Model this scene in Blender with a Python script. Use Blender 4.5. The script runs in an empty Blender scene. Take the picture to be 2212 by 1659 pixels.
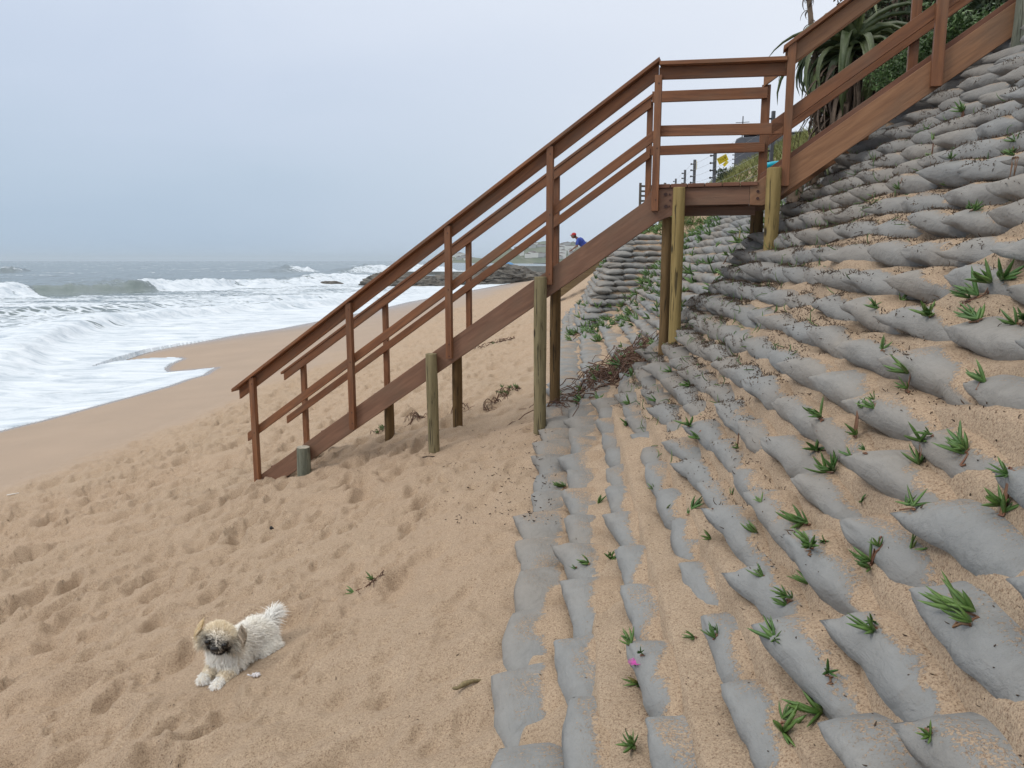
import bpy, bmesh, math, random
import numpy as np
from mathutils import Vector, Matrix, Euler
random.seed(7)
RNG = np.random.default_rng(11)
R = math.radians
S = bpy.context.scene
COL = S.collection

# ------------------------------------------------------------------ camera, sky, sun, exposure
# the camera's eye is the origin of the scene; the sea lies 3 m below it
PITCH = R(9.16)
FPX = 1650.0 / 2212.0
cam = bpy.data.cameras.new("camera")
cam.sensor_width = 36.0
cam.lens = 36.0 * FPX
cam.clip_start = 0.05
cam.clip_end = 20000
camo = bpy.data.objects.new("camera", cam)
COL.objects.link(camo)
camo.rotation_euler = (R(90) - PITCH, 0, 0)
S.camera = camo

SUN_EL, SUN_AZ = R(44), R(-112)          # azimuth measured from +Y towards +X
w = bpy.data.worlds.new("World")
S.world = w
w.use_nodes = True
nt = w.node_tree
nt.nodes.clear()
def wn(t, **k):
    n = nt.nodes.new(t)
    for a, b in k.items():
        setattr(n, a, b)
    return n
out = wn('ShaderNodeOutputWorld')
sky = wn('ShaderNodeTexSky', sky_type='NISHITA', sun_disc=False)
sky.sun_elevation = SUN_EL
sky.sun_rotation = SUN_AZ
sky.air_density = 2.0
sky.dust_density = 5.0
bg1 = wn('ShaderNodeBackground'); bg1.inputs[1].default_value = 0.06
nt.links.new(sky.outputs[0], bg1.inputs[0])
tc = wn('ShaderNodeTexCoord')
sep = wn('ShaderNodeSeparateXYZ'); nt.links.new(tc.outputs['Generated'], sep.inputs[0])
# cloud deck: soft noise stretched along the horizon
mp = wn('ShaderNodeMapping'); mp.inputs['Scale'].default_value = (1.0, 1.0, 2.6)
nt.links.new(tc.outputs['Generated'], mp.inputs[0])
nz = wn('ShaderNodeTexNoise'); nz.inputs['Scale'].default_value = 2.2; nz.inputs['Detail'].default_value = 4; nz.inputs['Roughness'].default_value = 0.45
nz.inputs['Distortion'].default_value = 0.6
nt.links.new(mp.outputs[0], nz.inputs['Vector'])
ad = wn('ShaderNodeMath', operation='MULTIPLY_ADD'); ad.inputs[1].default_value = 0.24; ad.inputs[2].default_value = -0.12
nt.links.new(nz.outputs[0], ad.inputs[0])
ad2 = wn('ShaderNodeMath', operation='ADD')
nt.links.new(sep.outputs[2], ad2.inputs[0]); nt.links.new(ad.outputs[0], ad2.inputs[1])
rmp = wn('ShaderNodeValToRGB')
cr = rmp.color_ramp
for i, (p, c) in enumerate([(0.0, (.46, .59, .745)), (0.10, (.53, .65, .80)), (0.22, (.62, .715, .875)), (0.40, (.78, .85, .98)), (1.0, (1.2, 1.2, 1.2))]):
    e = cr.elements[i] if i < 2 else cr.elements.new(p)
    e.position = p
    e.color = (*c, 1)
nt.links.new(ad2.outputs[0], rmp.inputs[0])
# the thin, brighter cloud over the land side
rx = wn('ShaderNodeMapRange'); rx.inputs['From Min'].default_value = -0.42; rx.inputs['From Max'].default_value = 0.42
nt.links.new(sep.outputs[0], rx.inputs[0])
mx = wn('ShaderNodeMix', data_type='RGBA')
mx.inputs['B'].default_value = (.90, .94, 1.02, 1)
mf = wn('ShaderNodeMath', operation='MULTIPLY'); mf.inputs[1].default_value = 0.85
mpw = wn('ShaderNodeMath', operation='POWER'); mpw.inputs[1].default_value = 1.35
nt.links.new(rx.outputs[0], mpw.inputs[0]); nt.links.new(mpw.outputs[0], mf.inputs[0])
nt.links.new(mf.outputs[0], mx.inputs['Factor']); nt.links.new(rmp.outputs[0], mx.inputs['A'])
# keep the overhead dome bright
ov = wn('ShaderNodeMapRange'); ov.inputs['From Min'].default_value = 0.42; ov.inputs['From Max'].default_value = 0.75
nt.links.new(sep.outputs[2], ov.inputs[0])
mo = wn('ShaderNodeMix', data_type='RGBA'); mo.inputs['B'].default_value = (1.5, 1.48, 1.44, 1)
nt.links.new(ov.outputs[0], mo.inputs['Factor']); nt.links.new(mx.outputs['Result'], mo.inputs['A'])
bg2 = wn('ShaderNodeBackground'); bg2.inputs[1].default_value = 1.0
nt.links.new(mo.outputs['Result'], bg2.inputs[0])
ms = wn('ShaderNodeMixShader'); ms.inputs[0].default_value = 0.93
nt.links.new(bg1.outputs[0], ms.inputs[1]); nt.links.new(bg2.outputs[0], ms.inputs[2])
nt.links.new(ms.outputs[0], out.inputs[0])

sun = bpy.data.lights.new("sun", 'SUN')
sun.energy = 1.0
sun.angle = R(14)
sun.color = (1.0, .95, .88)
suno = bpy.data.objects.new("sun", sun)
COL.objects.link(suno)
sd = Vector((math.sin(SUN_AZ) * math.cos(SUN_EL), math.cos(SUN_AZ) * math.cos(SUN_EL), math.sin(SUN_EL)))
suno.rotation_euler = sd.to_track_quat('Z', 'Y').to_euler()
S.view_settings.view_transform = 'Standard'
S.view_settings.look = 'None'
S.view_settings.exposure = 0.0
S.view_settings.gamma = 1.0
S.render.resolution_x = 1024
S.render.resolution_y = 768

# ------------------------------------------------------------------ helpers
def tag(o, label=None, cat=None, group=None, kind=None):
    if label: o['label'] = label
    if cat: o['category'] = cat
    if group: o['group'] = group
    if kind: o['kind'] = kind
    return o

def mesh_np(name, V, F, mat=None, smooth=True, attrs=None):
    """V (n,3) array; F (m,4) or (m,3) array"""
    V = np.asarray(V, np.float32); F = np.asarray(F, np.int32)
    me = bpy.data.meshes.new(name)
    k = F.shape[1]
    me.vertices.add(len(V)); me.vertices.foreach_set('co', V.ravel())
    me.loops.add(F.size); me.loops.foreach_set('vertex_index', F.ravel())
    me.polygons.add(len(F))
    me.polygons.foreach_set('loop_start', np.arange(0, F.size, k, dtype=np.int32))
    me.polygons.foreach_set('loop_total', np.full(len(F), k, np.int32))
    me.polygons.foreach_set('use_smooth', np.full(len(F), smooth, bool))
    me.update(calc_edges=True)
    for an, av in (attrs or {}).items():
        av = np.asarray(av, np.float32)
        if av.ndim == 1:
            a = me.attributes.new(an, 'FLOAT', 'POINT'); a.data.foreach_set('value', av)
        else:
            a = me.attributes.new(an, 'FLOAT_COLOR', 'POINT')
            a.data.foreach_set('color', np.c_[av, np.ones(len(av))].astype(np.float32).ravel())
    if mat: me.materials.append(mat)
    return me

def link(name, me, parent=None, M=None):
    o = bpy.data.objects.new(name, me)
    COL.objects.link(o)
    if M is not None: o.matrix_world = M
    if parent is not None:
        o.parent = parent
        o.matrix_parent_inverse = parent.matrix_basis.inverted()
    return o

def empty(name, loc, rotz=0.0):
    o = bpy.data.objects.new(name, None)
    o.empty_display_size = 0.1
    COL.objects.link(o)
    o.location = loc
    o.rotation_euler = (0, 0, rotz)
    o.matrix_basis = Matrix.Translation(loc) @ Matrix.Rotation(rotz, 4, 'Z')
    return o

class MB:
    """collects several shapes into one mesh"""
    def __init__(s):
        s.v = []; s.f = []
    def add(s, vs, fs):
        b = len(s.v); s.v += [tuple(p) for p in vs]
        s.f += [tuple(b + i for i in f) for f in fs]
    def box(s, c, d, M=None):
        x, y, z = (k / 2 for k in d)
        vs = [Vector((sx * x, sy * y, sz * z)) for sx in (-1, 1) for sy in (-1, 1) for sz in (-1, 1)]
        if M is not None: vs = [M @ v for v in vs]
        vs = [v + Vector(c) for v in vs]
        s.add(vs, [(0, 1, 3, 2), (4, 6, 7, 5), (0, 4, 5, 1), (2, 3, 7, 6), (0, 2, 6, 4), (1, 5, 7, 3)])
    def prism(s, poly, y0, y1):
        """polygon in x-z extruded along y"""
        n = len(poly)
        vs = [(p[0], y0, p[1]) for p in poly] + [(p[0], y1, p[1]) for p in poly]
        s.add(vs, [tuple(range(n)), tuple(range(2 * n - 1, n - 1, -1))] + [(i, i + n, (i + 1) % n + n, (i + 1) % n) for i in range(n)])
    def tube(s, pts, rad, n=8, cap=True):
        pts = [Vector(p) for p in pts]
        m = len(pts)
        rad = [rad] * m if not hasattr(rad, '__len__') else rad
        b = len(s.v); ref = None
        for i, p in enumerate(pts):
            t = (pts[min(i + 1, m - 1)] - pts[max(i - 1, 0)]).normalized()
            if ref is None: ref = Vector((0, 0, 1)) if abs(t.z) < .9 else Vector((1, 0, 0))
            a = (ref - t * ref.dot(t)).normalized(); ref = a
            c = t.cross(a)
            for k in range(n):
                g = 2 * math.pi * k / n
                s.v.append(tuple(p + (a * math.cos(g) + c * math.sin(g)) * rad[i]))
        for i in range(m - 1):
            for k in range(n):
                s.f.append((b + i * n + k, b + i * n + (k + 1) % n, b + (i + 1) * n + (k + 1) % n, b + (i + 1) * n + k))
        if cap:
            s.f.append(tuple(b + k for k in range(n - 1, -1, -1)))
            s.f.append(tuple(b + (m - 1) * n + k for k in range(n)))
    def ball(s, c, r, nu=12, nv=8, M=None):
        b = len(s.v); r = r if hasattr(r, '__len__') else (r, r, r)
        for i in range(nv + 1):
            th = math.pi * i / nv
            for k in range(nu):
                g = 2 * math.pi * k / nu
                v = Vector((r[0] * math.sin(th) * math.cos(g), r[1] * math.sin(th) * math.sin(g), r[2] * math.cos(th)))
                if M is not None: v = M @ v
                s.v.append(tuple(v + Vector(c)))
        for i in range(nv):
            for k in range(nu):
                s.f.append((b + i * nu + k, b + (i + 1) * nu + k, b + (i + 1) * nu + (k + 1) % nu, b + i * nu + (k + 1) % nu))
    def mesh(s, name, mat, smooth=False, bevel=0, angle=None):
        me = bpy.data.meshes.new(name)
        me.from_pydata(s.v, [], s.f)
        bm = bmesh.new(); bm.from_mesh(me)
        bmesh.ops.remove_doubles(bm, verts=bm.verts, dist=1e-5)
        bmesh.ops.recalc_face_normals(bm, faces=bm.faces)
        if bevel:
            bmesh.ops.bevel(bm, geom=[e for e in bm.edges], offset=bevel, segments=2, affect='EDGES', profile=.6)
        bm.to_mesh(me); bm.free()
        if smooth:
            for p in me.polygons: p.use_smooth = True
        me.materials.append(mat)
        return me
    def build(s, name, mat, parent=None, M=None, smooth=False, bevel=0):
        return link(name, s.mesh(name, mat, smooth, bevel), parent, M)

# numpy noise
def _h(ix, iy, s):
    n = (ix * 374761393 + iy * 668265263 + s * 2147483647 // 7 * 31) & 0xffffffff
    n = ((n ^ (n >> 13)) * 1274126177) & 0xffffffff
    return ((n ^ (n >> 16)) & 0xffffff) / float(0xffffff)
def vnoise(x, y, s=0):
    x = np.asarray(x, float); y = np.asarray(y, float)
    fx = np.floor(x); fy = np.floor(y)
    ix = fx.astype(np.int64); iy = fy.astype(np.int64)
    tx = x - fx; ty = y - fy
    tx = tx * tx * tx * (tx * (tx * 6 - 15) + 10); ty = ty * ty * ty * (ty * (ty * 6 - 15) + 10)
    a = _h(ix, iy, s); b = _h(ix + 1, iy, s); c = _h(ix, iy + 1, s); d = _h(ix + 1, iy + 1, s)
    return (a + (b - a) * tx) * (1 - ty) + (c + (d - c) * tx) * ty
def fbm(x, y, s=0, o=4, g=.5):
    r = 0; a = 1; t = 0
    for i in range(o):
        r = r + a * vnoise(x * 2 ** i + 17.3 * i, y * 2 ** i - 9.1 * i, s + i); t += a; a *= g
    return r / t
def sstep(a, b, x):
    t = np.clip((np.asarray(x, float) - a) / (b - a), 0, 1)
    return t * t * (3 - 2 * t)

def ray(px, py):
    a = (px - 1106) / 1650.0; b = (829.5 - py) / 1650.0
    return np.array([a, math.cos(PITCH) + b * math.sin(PITCH), b * math.cos(PITCH) - math.sin(PITCH)])
def pix(p):
    x, y, z = p; d = y * math.cos(PITCH) - z * math.sin(PITCH); u = y * math.sin(PITCH) + z * math.cos(PITCH)
    return (1106 + 1650 * x / d, 829.5 - 1650 * u / d, d)
def at_z(px, py, z):
    r = ray(px, py); return r * (z / r[2])
def at_y(px, py, y):
    r = ray(px, py); return r * (y / r[1])

# ------------------------------------------------------------------ material helpers
class Mat:
    def __init__(s, name):
        s.m = bpy.data.materials.new(name); s.m.use_nodes = True
        s.t = s.m.node_tree; s.t.nodes.clear()
        s.out = s.n('ShaderNodeOutputMaterial'); s.b = s.n('ShaderNodeBsdfPrincipled')
        s.l(s.b.outputs[0], s.out.inputs[0])
        s.tc = None
    def n(s, t, **k):
        x = s.t.nodes.new(t)
        for a, b in k.items(): setattr(x, a, b)
        return x
    def l(s, a, b): s.t.links.new(a, b)
    def coord(s, kind='Object', scale=(1, 1, 1), rot=(0, 0, 0)):
        if s.tc is None: s.tc = s.n('ShaderNodeTexCoord')
        if kind == 'World':
            g = s.n('ShaderNodeNewGeometry'); src = g.outputs['Position']
        else: src = s.tc.outputs[kind]
        m = s.n('ShaderNodeMapping'); m.inputs['Scale'].default_value = scale; m.inputs['Rotation'].default_value = rot
        s.l(src, m.inputs[0]); return m.outputs[0]
    def noise(s, vec, scale, detail=3, rough=.5, dist=0.0):
        x = s.n('ShaderNodeTexNoise'); x.inputs['Scale'].default_value = scale; x.inputs['Detail'].default_value = detail
        x.inputs['Roughness'].default_value = rough; x.inputs['Distortion'].default_value = dist
        s.l(vec, x.inputs['Vector']); return x.outputs[0]
    def voro(s, vec, scale, feat='F1', outp='Distance'):
        x = s.n('ShaderNodeTexVoronoi', feature=feat); x.inputs['Scale'].default_value = scale
        s.l(vec, x.inputs['Vector']); return x.outputs[outp]
    def ramp(s, fac, stops):
        x = s.n('ShaderNodeValToRGB'); e = x.color_ramp.elements
        for i, (p, c) in enumerate(stops):
            k = e[i] if i < 2 else e.new(p)
            k.position = p
            k.color = (*c, 1) if hasattr(c, '__len__') else (c, c, c, 1)
        s.l(fac, x.inputs[0]); return x.outputs[0]
    def mr(s, v, a, b, c=0.0, d=1.0, smooth=False):
        x = s.n('ShaderNodeMapRange')
        if smooth: x.interpolation_type = 'SMOOTHSTEP'
        for i, k in enumerate((a, b, c, d)): x.inputs[i + 1].default_value = k
        s.l(v, x.inputs[0]); return x.outputs[0]
    def math(s, op, a, b=0.0, c=0.0):
        x = s.n('ShaderNodeMath', operation=op)
        for i, k in enumerate((a, b, c)):
            if isinstance(k, (int, float)): x.inputs[i].default_value = k
            else: s.l(k, x.inputs[i])
        return x.outputs[0]
    def mix(s, f, a, b, mode='MIX'):
        x = s.n('ShaderNodeMix', data_type='RGBA', blend_type=mode)
        for nm, k in (('Factor', f), ('A', a), ('B', b)):
            if isinstance(k, (int, float)): x.inputs[nm].default_value = k
            elif isinstance(k, tuple): x.inputs[nm].default_value = (*k, 1)
            else: s.l(k, x.inputs[nm])
        return x.outputs['Result']
    def col(s, c):
        if isinstance(c, tuple): s.b.inputs['Base Color'].default_value = (*c, 1)
        else: s.l(c, s.b.inputs['Base Color'])
    def rough(s, r):
        if isinstance(r, (int, float)): s.b.inputs['Roughness'].default_value = r
        else: s.l(r, s.b.inputs['Roughness'])
    def bump(s, h, dist, strength=1.0):
        x = s.n('ShaderNodeBump'); x.inputs['Distance'].default_value = dist; x.inputs['Strength'].default_value = strength
        s.l(h, x.inputs['Height'])
        if s.b.inputs['Normal'].is_linked:
            s.l(s.b.inputs['Normal'].links[0].from_socket, x.inputs['Normal'])
        s.l(x.outputs[0], s.b.inputs['Normal'])
    def attr(s, name, o='Fac'):
        x = s.n('ShaderNodeAttribute', attribute_name=name); return x.outputs[o]
    def objrand(s):
        return s.n('ShaderNodeObjectInfo').outputs['Random']

def simple(name, c, rough=.6, var=.25, scale=12, bumpd=0.0, spec=.4):
    m = Mat(name); v = m.coord('Object')
    nz = m.noise(v, scale, 4, .6)
    f = m.mr(nz, .3, .7, 1 - var, 1 + var)
    m.col(m.mix(1.0, c, m.ramp(f, [(0, 0.0), (1, 1.0)]), 'MULTIPLY') if False else m.ramp(nz, [(.3, tuple(k * (1 - var) for k in c)), (.7, tuple(min(1, k * (1 + var)) for k in c))]))
    m.rough(rough); m.b.inputs['Specular IOR Level'].default_value = spec
    if bumpd: m.bump(nz, bumpd)
    return m.m

# sand: dry grains near, darker and smoother where the swash has wetted it
def sand_nodes(m, vec):
    big = m.noise(vec, .55, 3, .5)
    mid = m.noise(vec, 6.0, 4, .55)
    fine = m.noise(vec, 230.0, 3, .8)
    grain = m.voro(vec, 420.0, 'F1', 'Color')
    c = m.ramp(mid, [(.25, (.352, .266, .188)), (.75, (.415, .322, .236))])
    c = m.mix(m.mr(big, .35, .7), c, (.40, .30, .215))
    g = m.ramp(fine, [(.30, (.50, .43, .38)), (.46, (1, 1, 1)), (.72, (1.32, 1.30, 1.25))])
    c = m.mix(.9, c, g, 'MULTIPLY')
    gr_ = m.noise(vec, 115.0, 3, .75)
    c = m.mix(.85, c, m.ramp(gr_, [(.33, (.66, .58, .52)), (.48, (1, 1, 1)), (.68, (1.14, 1.14, 1.12))]), 'MULTIPLY')
    return c, fine, mid

SAND = Mat('sand')
v = SAND.coord('World')
c, fine, mid = sand_nodes(SAND, v)
wet = SAND.attr('wet')
c = SAND.mix(SAND.math('MULTIPLY', wet, .8), c, SAND.mix(SAND.mr(SAND.noise(v, .8, 4), .3, .7), (.305, .228, .165), (.35, .26, .188)))
sheen = SAND.attr('sheen')
c = SAND.mix(sheen, c, (.24, .185, .145))
SAND.col(c)
SAND.rough(SAND.math('SUBTRACT', SAND.mr(wet, 0, 1, .95, .62), SAND.math('MULTIPLY', sheen, .42)))
SAND.b.inputs['Specular IOR Level'].default_value = .3
dry = SAND.math('SUBTRACT', 1.0, wet)
SAND.bump(SAND.math('MULTIPLY', SAND.noise(v, 34, 5, .65), dry), .03, .55)
SAND.bump(SAND.math('MULTIPLY', fine, dry), .006, .7)
SAND = SAND.m

# ------------------------------------------------------------------ terrain functions
# u: metres inland of the toe of the sandbag slope; w: the same, bent round the steps in the wall
def U(x, y): return x - .08 * y + .2
ROWW = [0.0, .21, .42, .60, .74]
ROWZ = [-1.43, -1.34, -1.23, -1.11, -.98]
while ROWZ[-1] < .15: ROWW.append(ROWW[-1] + (.088 if len(ROWW) < 9 else .114)); ROWZ.append(ROWZ[-1] + .117)
while len(ROWZ) < 34: ROWW.append(ROWW[-1] + .130); ROWZ.append(ROWZ[-1] + .117)
ROWW = np.array(ROWW); ROWZ = np.array(ROWZ)
NR = len(ROWW)
S3Y, S3K = 13.9, 1.2
def rec(y): return .40 * sstep(6.35, 6.95, y)
def Wc(x, y):
    u = U(x, y); r = rec(y)
    w2 = np.where(u < .6 + r, u * .6 / (.6 + r), u - r)
    w3 = np.minimum(u / .62, (y - S3Y) / S3K)
    return np.maximum(w2, np.where(y > S3Y, w3, -9))
SHORE_PX = [(-900, 1180), (-400, 1040), (-150, 972), (0, 930), (100, 908), (193, 884), (299, 857), (360, 841), (404, 824), (440, 815), (452, 805), (469, 796), (420, 798), (362, 797.5), (355, 790),
            (368, 780), (384, 774), (397, 769), (376, 766), (316, 768), (246, 775), (197, 786), (246, 769), (316, 750), (387, 738), (457, 729), (520, 719), (600, 712), (672, 700),
            (760, 683), (830, 668), (880, 655), (940, 643), (1010, 630), (1080, 617), (1140, 606)]
SHORE = np.array([at_z(px, py, -2.93)[:2] for px, py in SHORE_PX] + [(9, 165), (40, 350), (60, 700), (-60, 1150), (-160, 1300), (-160, 3000), (-160, 15000), (-15000, 15000), (-15000, 2)])
us_y = [0, 13, 20, 27, 38, 57, 118, 165, 350, 700]
us_v = [-10.5, -9.7, -9.8, -12, -13.5, -12.2, -6.8, -4.4, 12, 4]
def ground_smooth(x, y):
    x = np.asarray(x, float); y = np.asarray(y, float)
    u = U(x, y)
    us = np.interp(y, us_y, us_v)
    s = (9.7 - 4.5) / np.maximum(-us - 4.5, .8)
    u2 = np.where(y < 110, np.where(u < -4.5, -4.5 + (u + 4.5) * s, u), u - us - 9.7)
    z = np.interp(u2, [-60, -20, -13, -9.7, -6.5, -4.5, -2.6, -1, 0, .4, 3, 8], [-7, -4, -3.25, -2.93, -2.66, -2.4, -2.03, -1.61, -1.385, -1.3, -1.0, -.8])
    # wind-blown dune beyond the last buttress
    z = z + 1.15 * np.exp(-((u - 1.6) / 1.6) ** 2 - ((y - 33) / 9.0) ** 2)
    return z
def bank(x, y, cover=None, detail=True):
    """sand caught on the courses of bags; a large negative number where there is no wall"""
    w = Wc(x, y)
    ws = w - .045
    k = np.clip(np.searchsorted(ROWW, ws, side='right') - 1, 0, NR - 2)
    run = ROWW[k + 1] - ROWW[k]
    f = np.clip((ws - ROWW[k]) / run, 0, 1.0)
    if cover is None: cover = cover_fn(x, y)
    lift = -.052 + .050 * cover
    rise = .010 + .022 * cover + .08 * np.maximum(0, cover - 1.15)
    z = ROWZ[k + 1] + lift + rise * f ** (1.0 - .15 * cover)
    zlow = np.where(k > 0, ROWZ[k] + lift + rise, z - .03)
    z = zlow + (z - zlow) * sstep(0, np.minimum(.40, .035 / run), f)
    top = wall_top(x, y)
    z = np.minimum(z, top + .25 * np.maximum(0, w - np.interp(top, ROWZ, ROWW)))
    end = sstep(20.5, 24, y) * 3
    return np.where(w > -.02, z, -99) - end
def wall_top(x, y):
    return np.interp(y, [0, 5, 6.3, 7.5, 10, 12, 14, 16, 18, 30], [2.4, 2.4, 2.3, 1.9, 1.7, 1.15, 1.0, .45, .35, .3])
def cover_fn(x, y):
    w = Wc(x, y)
    n = fbm(x * 1.9, y * 1.3, 5, 3)
    base = np.interp(w, [0, .3, .5, .8, 1.3, 1.9, 2.6], [.72, 1.05, 1.5, 1.3, 1.08, .95, .75])
    base = base * np.interp(y, [0, 2.8, 4.4, 5.8, 8, 20], [1.12, 1.08, .9, .6, .7, .7])
    return np.clip(base + (n - .5) * 1.3, 0.0, 1.7)
def hill(x, y):
    """grassed bank above the bags, ending where the shore bends away"""
    u = U(x, y)
    z = np.interp(u, [1.6, 2.3, 2.85, 3.56, 4.56, 6.0, 9, 30], [-3, .80, 1.2, 1.85, 2.42, 2.8, 3.3, 4.5])
    up = np.interp(u, [2.3, 3.2, 3.75, 5, 9, 30], [-3, .9, 1.75, 2.5, 3.3, 4.5])
    t = sstep(13.0, 15.5, y)
    z = up * (1 - t) + z * t
    return z - 9 * sstep(21, 27, y) * sstep(7.5, 5, u) - 9 * sstep(36, 46, y) - 9 * sstep(7.6, 5.6, y)
def foot(x, y, cell, s, dens, ax, ay):
    """footprints: elongated hollows with a pushed-up rim"""
    cx = np.floor(x / cell).astype(np.int64); cy = np.floor(y / cell).astype(np.int64)
    z = np.zeros_like(x)
    for i in (-1, 0, 1):
        for j in (-1, 0, 1):
            gx = cx + i; gy = cy + j
            h1 = _h(gx, gy, s); h2 = _h(gx, gy, s + 7); h3 = _h(gx, gy, s + 13); h4 = _h(gx, gy, s + 29)
            px = (gx + h1) * cell; py = (gy + h2) * cell
            an = (h3 - .5) * 1.6 + .9
            dx = x - px; dy = y - py
            a = (dx * np.cos(an) + dy * np.sin(an)) / (ax * (.7 + .7 * h4)); b = (-dx * np.sin(an) + dy * np.cos(an)) / (ay * (.7 + .6 * h2))
            r = np.sqrt(a * a + b * b)
            d = -np.exp(-(r ** 3.4) * 1.0) + .42 * np.exp(-((r - 1.35) / .36) ** 2) * (.5 + .8 * np.clip(a, -1, 1))
            z += np.where(h4 < dens, d * (.5 + .7 * h3), 0)
    return z
def rough_mask(x, y):
    u = U(x, y)
    n = fbm(x * .5, y * .35, 3, 3)
    return sstep(-6.6, -5.2, u + (n - .5) * 1.8 + .25 * np.clip((y - 10) / 12, 0, 1))
def ground(x, y, detail=True):
    x = np.asarray(x, float); y = np.asarray(y, float)
    z = ground_smooth(x, y)
    wx = x + .10 * (fbm(x * 2.2, y * 2.2, 41, 2) - .5); wy = y + .10 * (fbm(x * 2.2, y * 2.2, 47, 2) - .5)
    if detail:
        m = rough_mask(x, y)
        near_wall = sstep(1.0, -.6, U(x, y)) * .7 + .3
        calm = 1 - .5 * sstep(-1.3, -.2, U(x, y))
        fp = .030 * foot(wx, wy, .40, 1, .72, .15, .085) + .022 * foot(wx + 3, wy + 5, .27, 3, .66, .105, .06) + .013 * foot(wx, wy, .15, 9, .62, .058, .036) + .006 * foot(wx, wy + 2, .08, 15, .6, .03, .02)
        nz = .055 * (fbm(x * 1.5 + y * .3, y * 1.7, 21, 3) - .5) + .018 * (fbm(x * 7, y * 7, 31, 3) - .5)
        far = 1 / (1 + (y / 30) ** 2)
        z = z + m * (2.4 * fp * near_wall * calm + 1.2 * nz * near_wall) * (.8 + .2 * far)
        z = z + (1 - m) * .012 * (fbm(x * .9, y * .5, 22, 2) - .5)
        # drifted sand banked against the bags
        z = z + .035 * np.exp(-((U(x, y) + .25) / .3) ** 2) * (fbm(x * 1.2, y * 1.2, 77, 2))
    # the hollow the dog has pressed for itself
    dd = np.exp(-(((x + 1.17) / .30) ** 2 + ((y - 3.02) / .34) ** 2) ** 2)
    z = z * (1 - dd) + (ground_smooth(x, y) - .006) * dd
    bk = bank(x, y)
    if detail: bk = bk + .020 * (fbm(x * 9, y * 9, 55, 3) - .5) + .03 * (fbm(x * 2.5, y * 2.5, 56, 2) - .5)
    hl = hill(x, y)
    return np.maximum(z, np.maximum(bk, hl - .05))
_GX = np.arange(-9, 9.01, .03); _GY = np.arange(.3, 24, .03)
_GZ = ground(*np.meshgrid(_GX, _GY))
def gz(x, y):
    if -9 < x < 8.9 and .3 < y < 23.9:
        fx = (x + 9) / .03; fy = (y - .3) / .03; i = int(fx); j = int(fy); fx -= i; fy -= j
        return float((_GZ[j, i] * (1 - fx) + _GZ[j, i + 1] * fx) * (1 - fy) + (_GZ[j + 1, i] * (1 - fx) + _GZ[j + 1, i + 1] * fx) * fy)
    return float(ground(np.array([x]), np.array([y]))[0])
_BVH = [None]
def top(x, y, zref=None):
    """height of whatever lies uppermost: sand or a sandbag"""
    g = gz(x, y)
    if _BVH[0] is not None:
        h = _BVH[0].ray_cast(Vector((x, y, g + .35)), Vector((0, 0, -1)))
        if h[0] is not None: g = max(g, h[0].z)
    return g
def hit(px, py, tmin=.6, tmax=60, n=420):
    """first point where the line of sight meets the sand or a bag"""
    r = ray(px, py); t = np.geomspace(tmin, tmax, n)
    P = r[None, :] * t[:, None]
    g = ground(P[:, 0], P[:, 1]); s = P[:, 2] < g
    i = int(np.argmax(s)) if s.any() else n - 1
    t1 = t[i]
    if i > 0:
        a0 = P[i - 1, 2] - g[i - 1]; a1 = P[i, 2] - g[i]; t1 = t[i - 1] + (t[i] - t[i - 1]) * a0 / (a0 - a1 + 1e-9)
    if _BVH[0] is not None:
        L = float(np.linalg.norm(r)); h = _BVH[0].ray_cast(Vector((0, 0, 0)), Vector(r / L))
        if h[0] is not None and h[3] / L < t1: t1 = h[3] / L
    return r * t1

def build_ground():
    ys = []; y = .30
    while y < 20: ys.append(y); y *= 1.0078
    while y < 420: ys.append(y); y *= 1.016
    ys = np.array([-2.0, -1.0, -.4, 0.0, .15] + ys + [600, 900, 1400, 2200, 4000, 9000])
    q = np.concatenate([np.linspace(-2.6, -1.02, 14)[:-1], np.linspace(-1.02, 1.0, 820), np.linspace(1.0, 2.6, 14)[1:]])
    X = (np.maximum(ys, 0)[:, None] + 1.0) * q[None, :]; Y = np.repeat(ys[:, None], len(q), 1)
    Z = ground(X, Y)
    far = Y > 420
    Z = np.where(far, np.where(X > 60, -1.8, -9), Z)
    ny, nx = X.shape
    V = np.stack([X, Y, Z], -1).reshape(-1, 3)
    i = np.arange(ny * nx).reshape(ny, nx)
    F = np.stack([i[:-1, :-1], i[:-1, 1:], i[1:, 1:], i[1:, :-1]], -1).reshape(-1, 4)
    rm = rough_mask(V[:, 0], V[:, 1])
    wet = 1 - rm
    d = shore_dist(V[:, 0], V[:, 1])
    sheen = np.where(V[:, 1] < 300, np.exp(-np.clip(d - .1, 0, 99) / np.interp(V[:, 1], [8, 14, 25, 30, 60, 150], [.03, .03, .04, 1.2, 2.6, 3.0])), 0)
    me = mesh_np('beach_sand', V, F, SAND, True, {'wet': wet, 'sheen': sheen})
    return tag(link('beach_sand', me), kind='structure')

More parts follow.
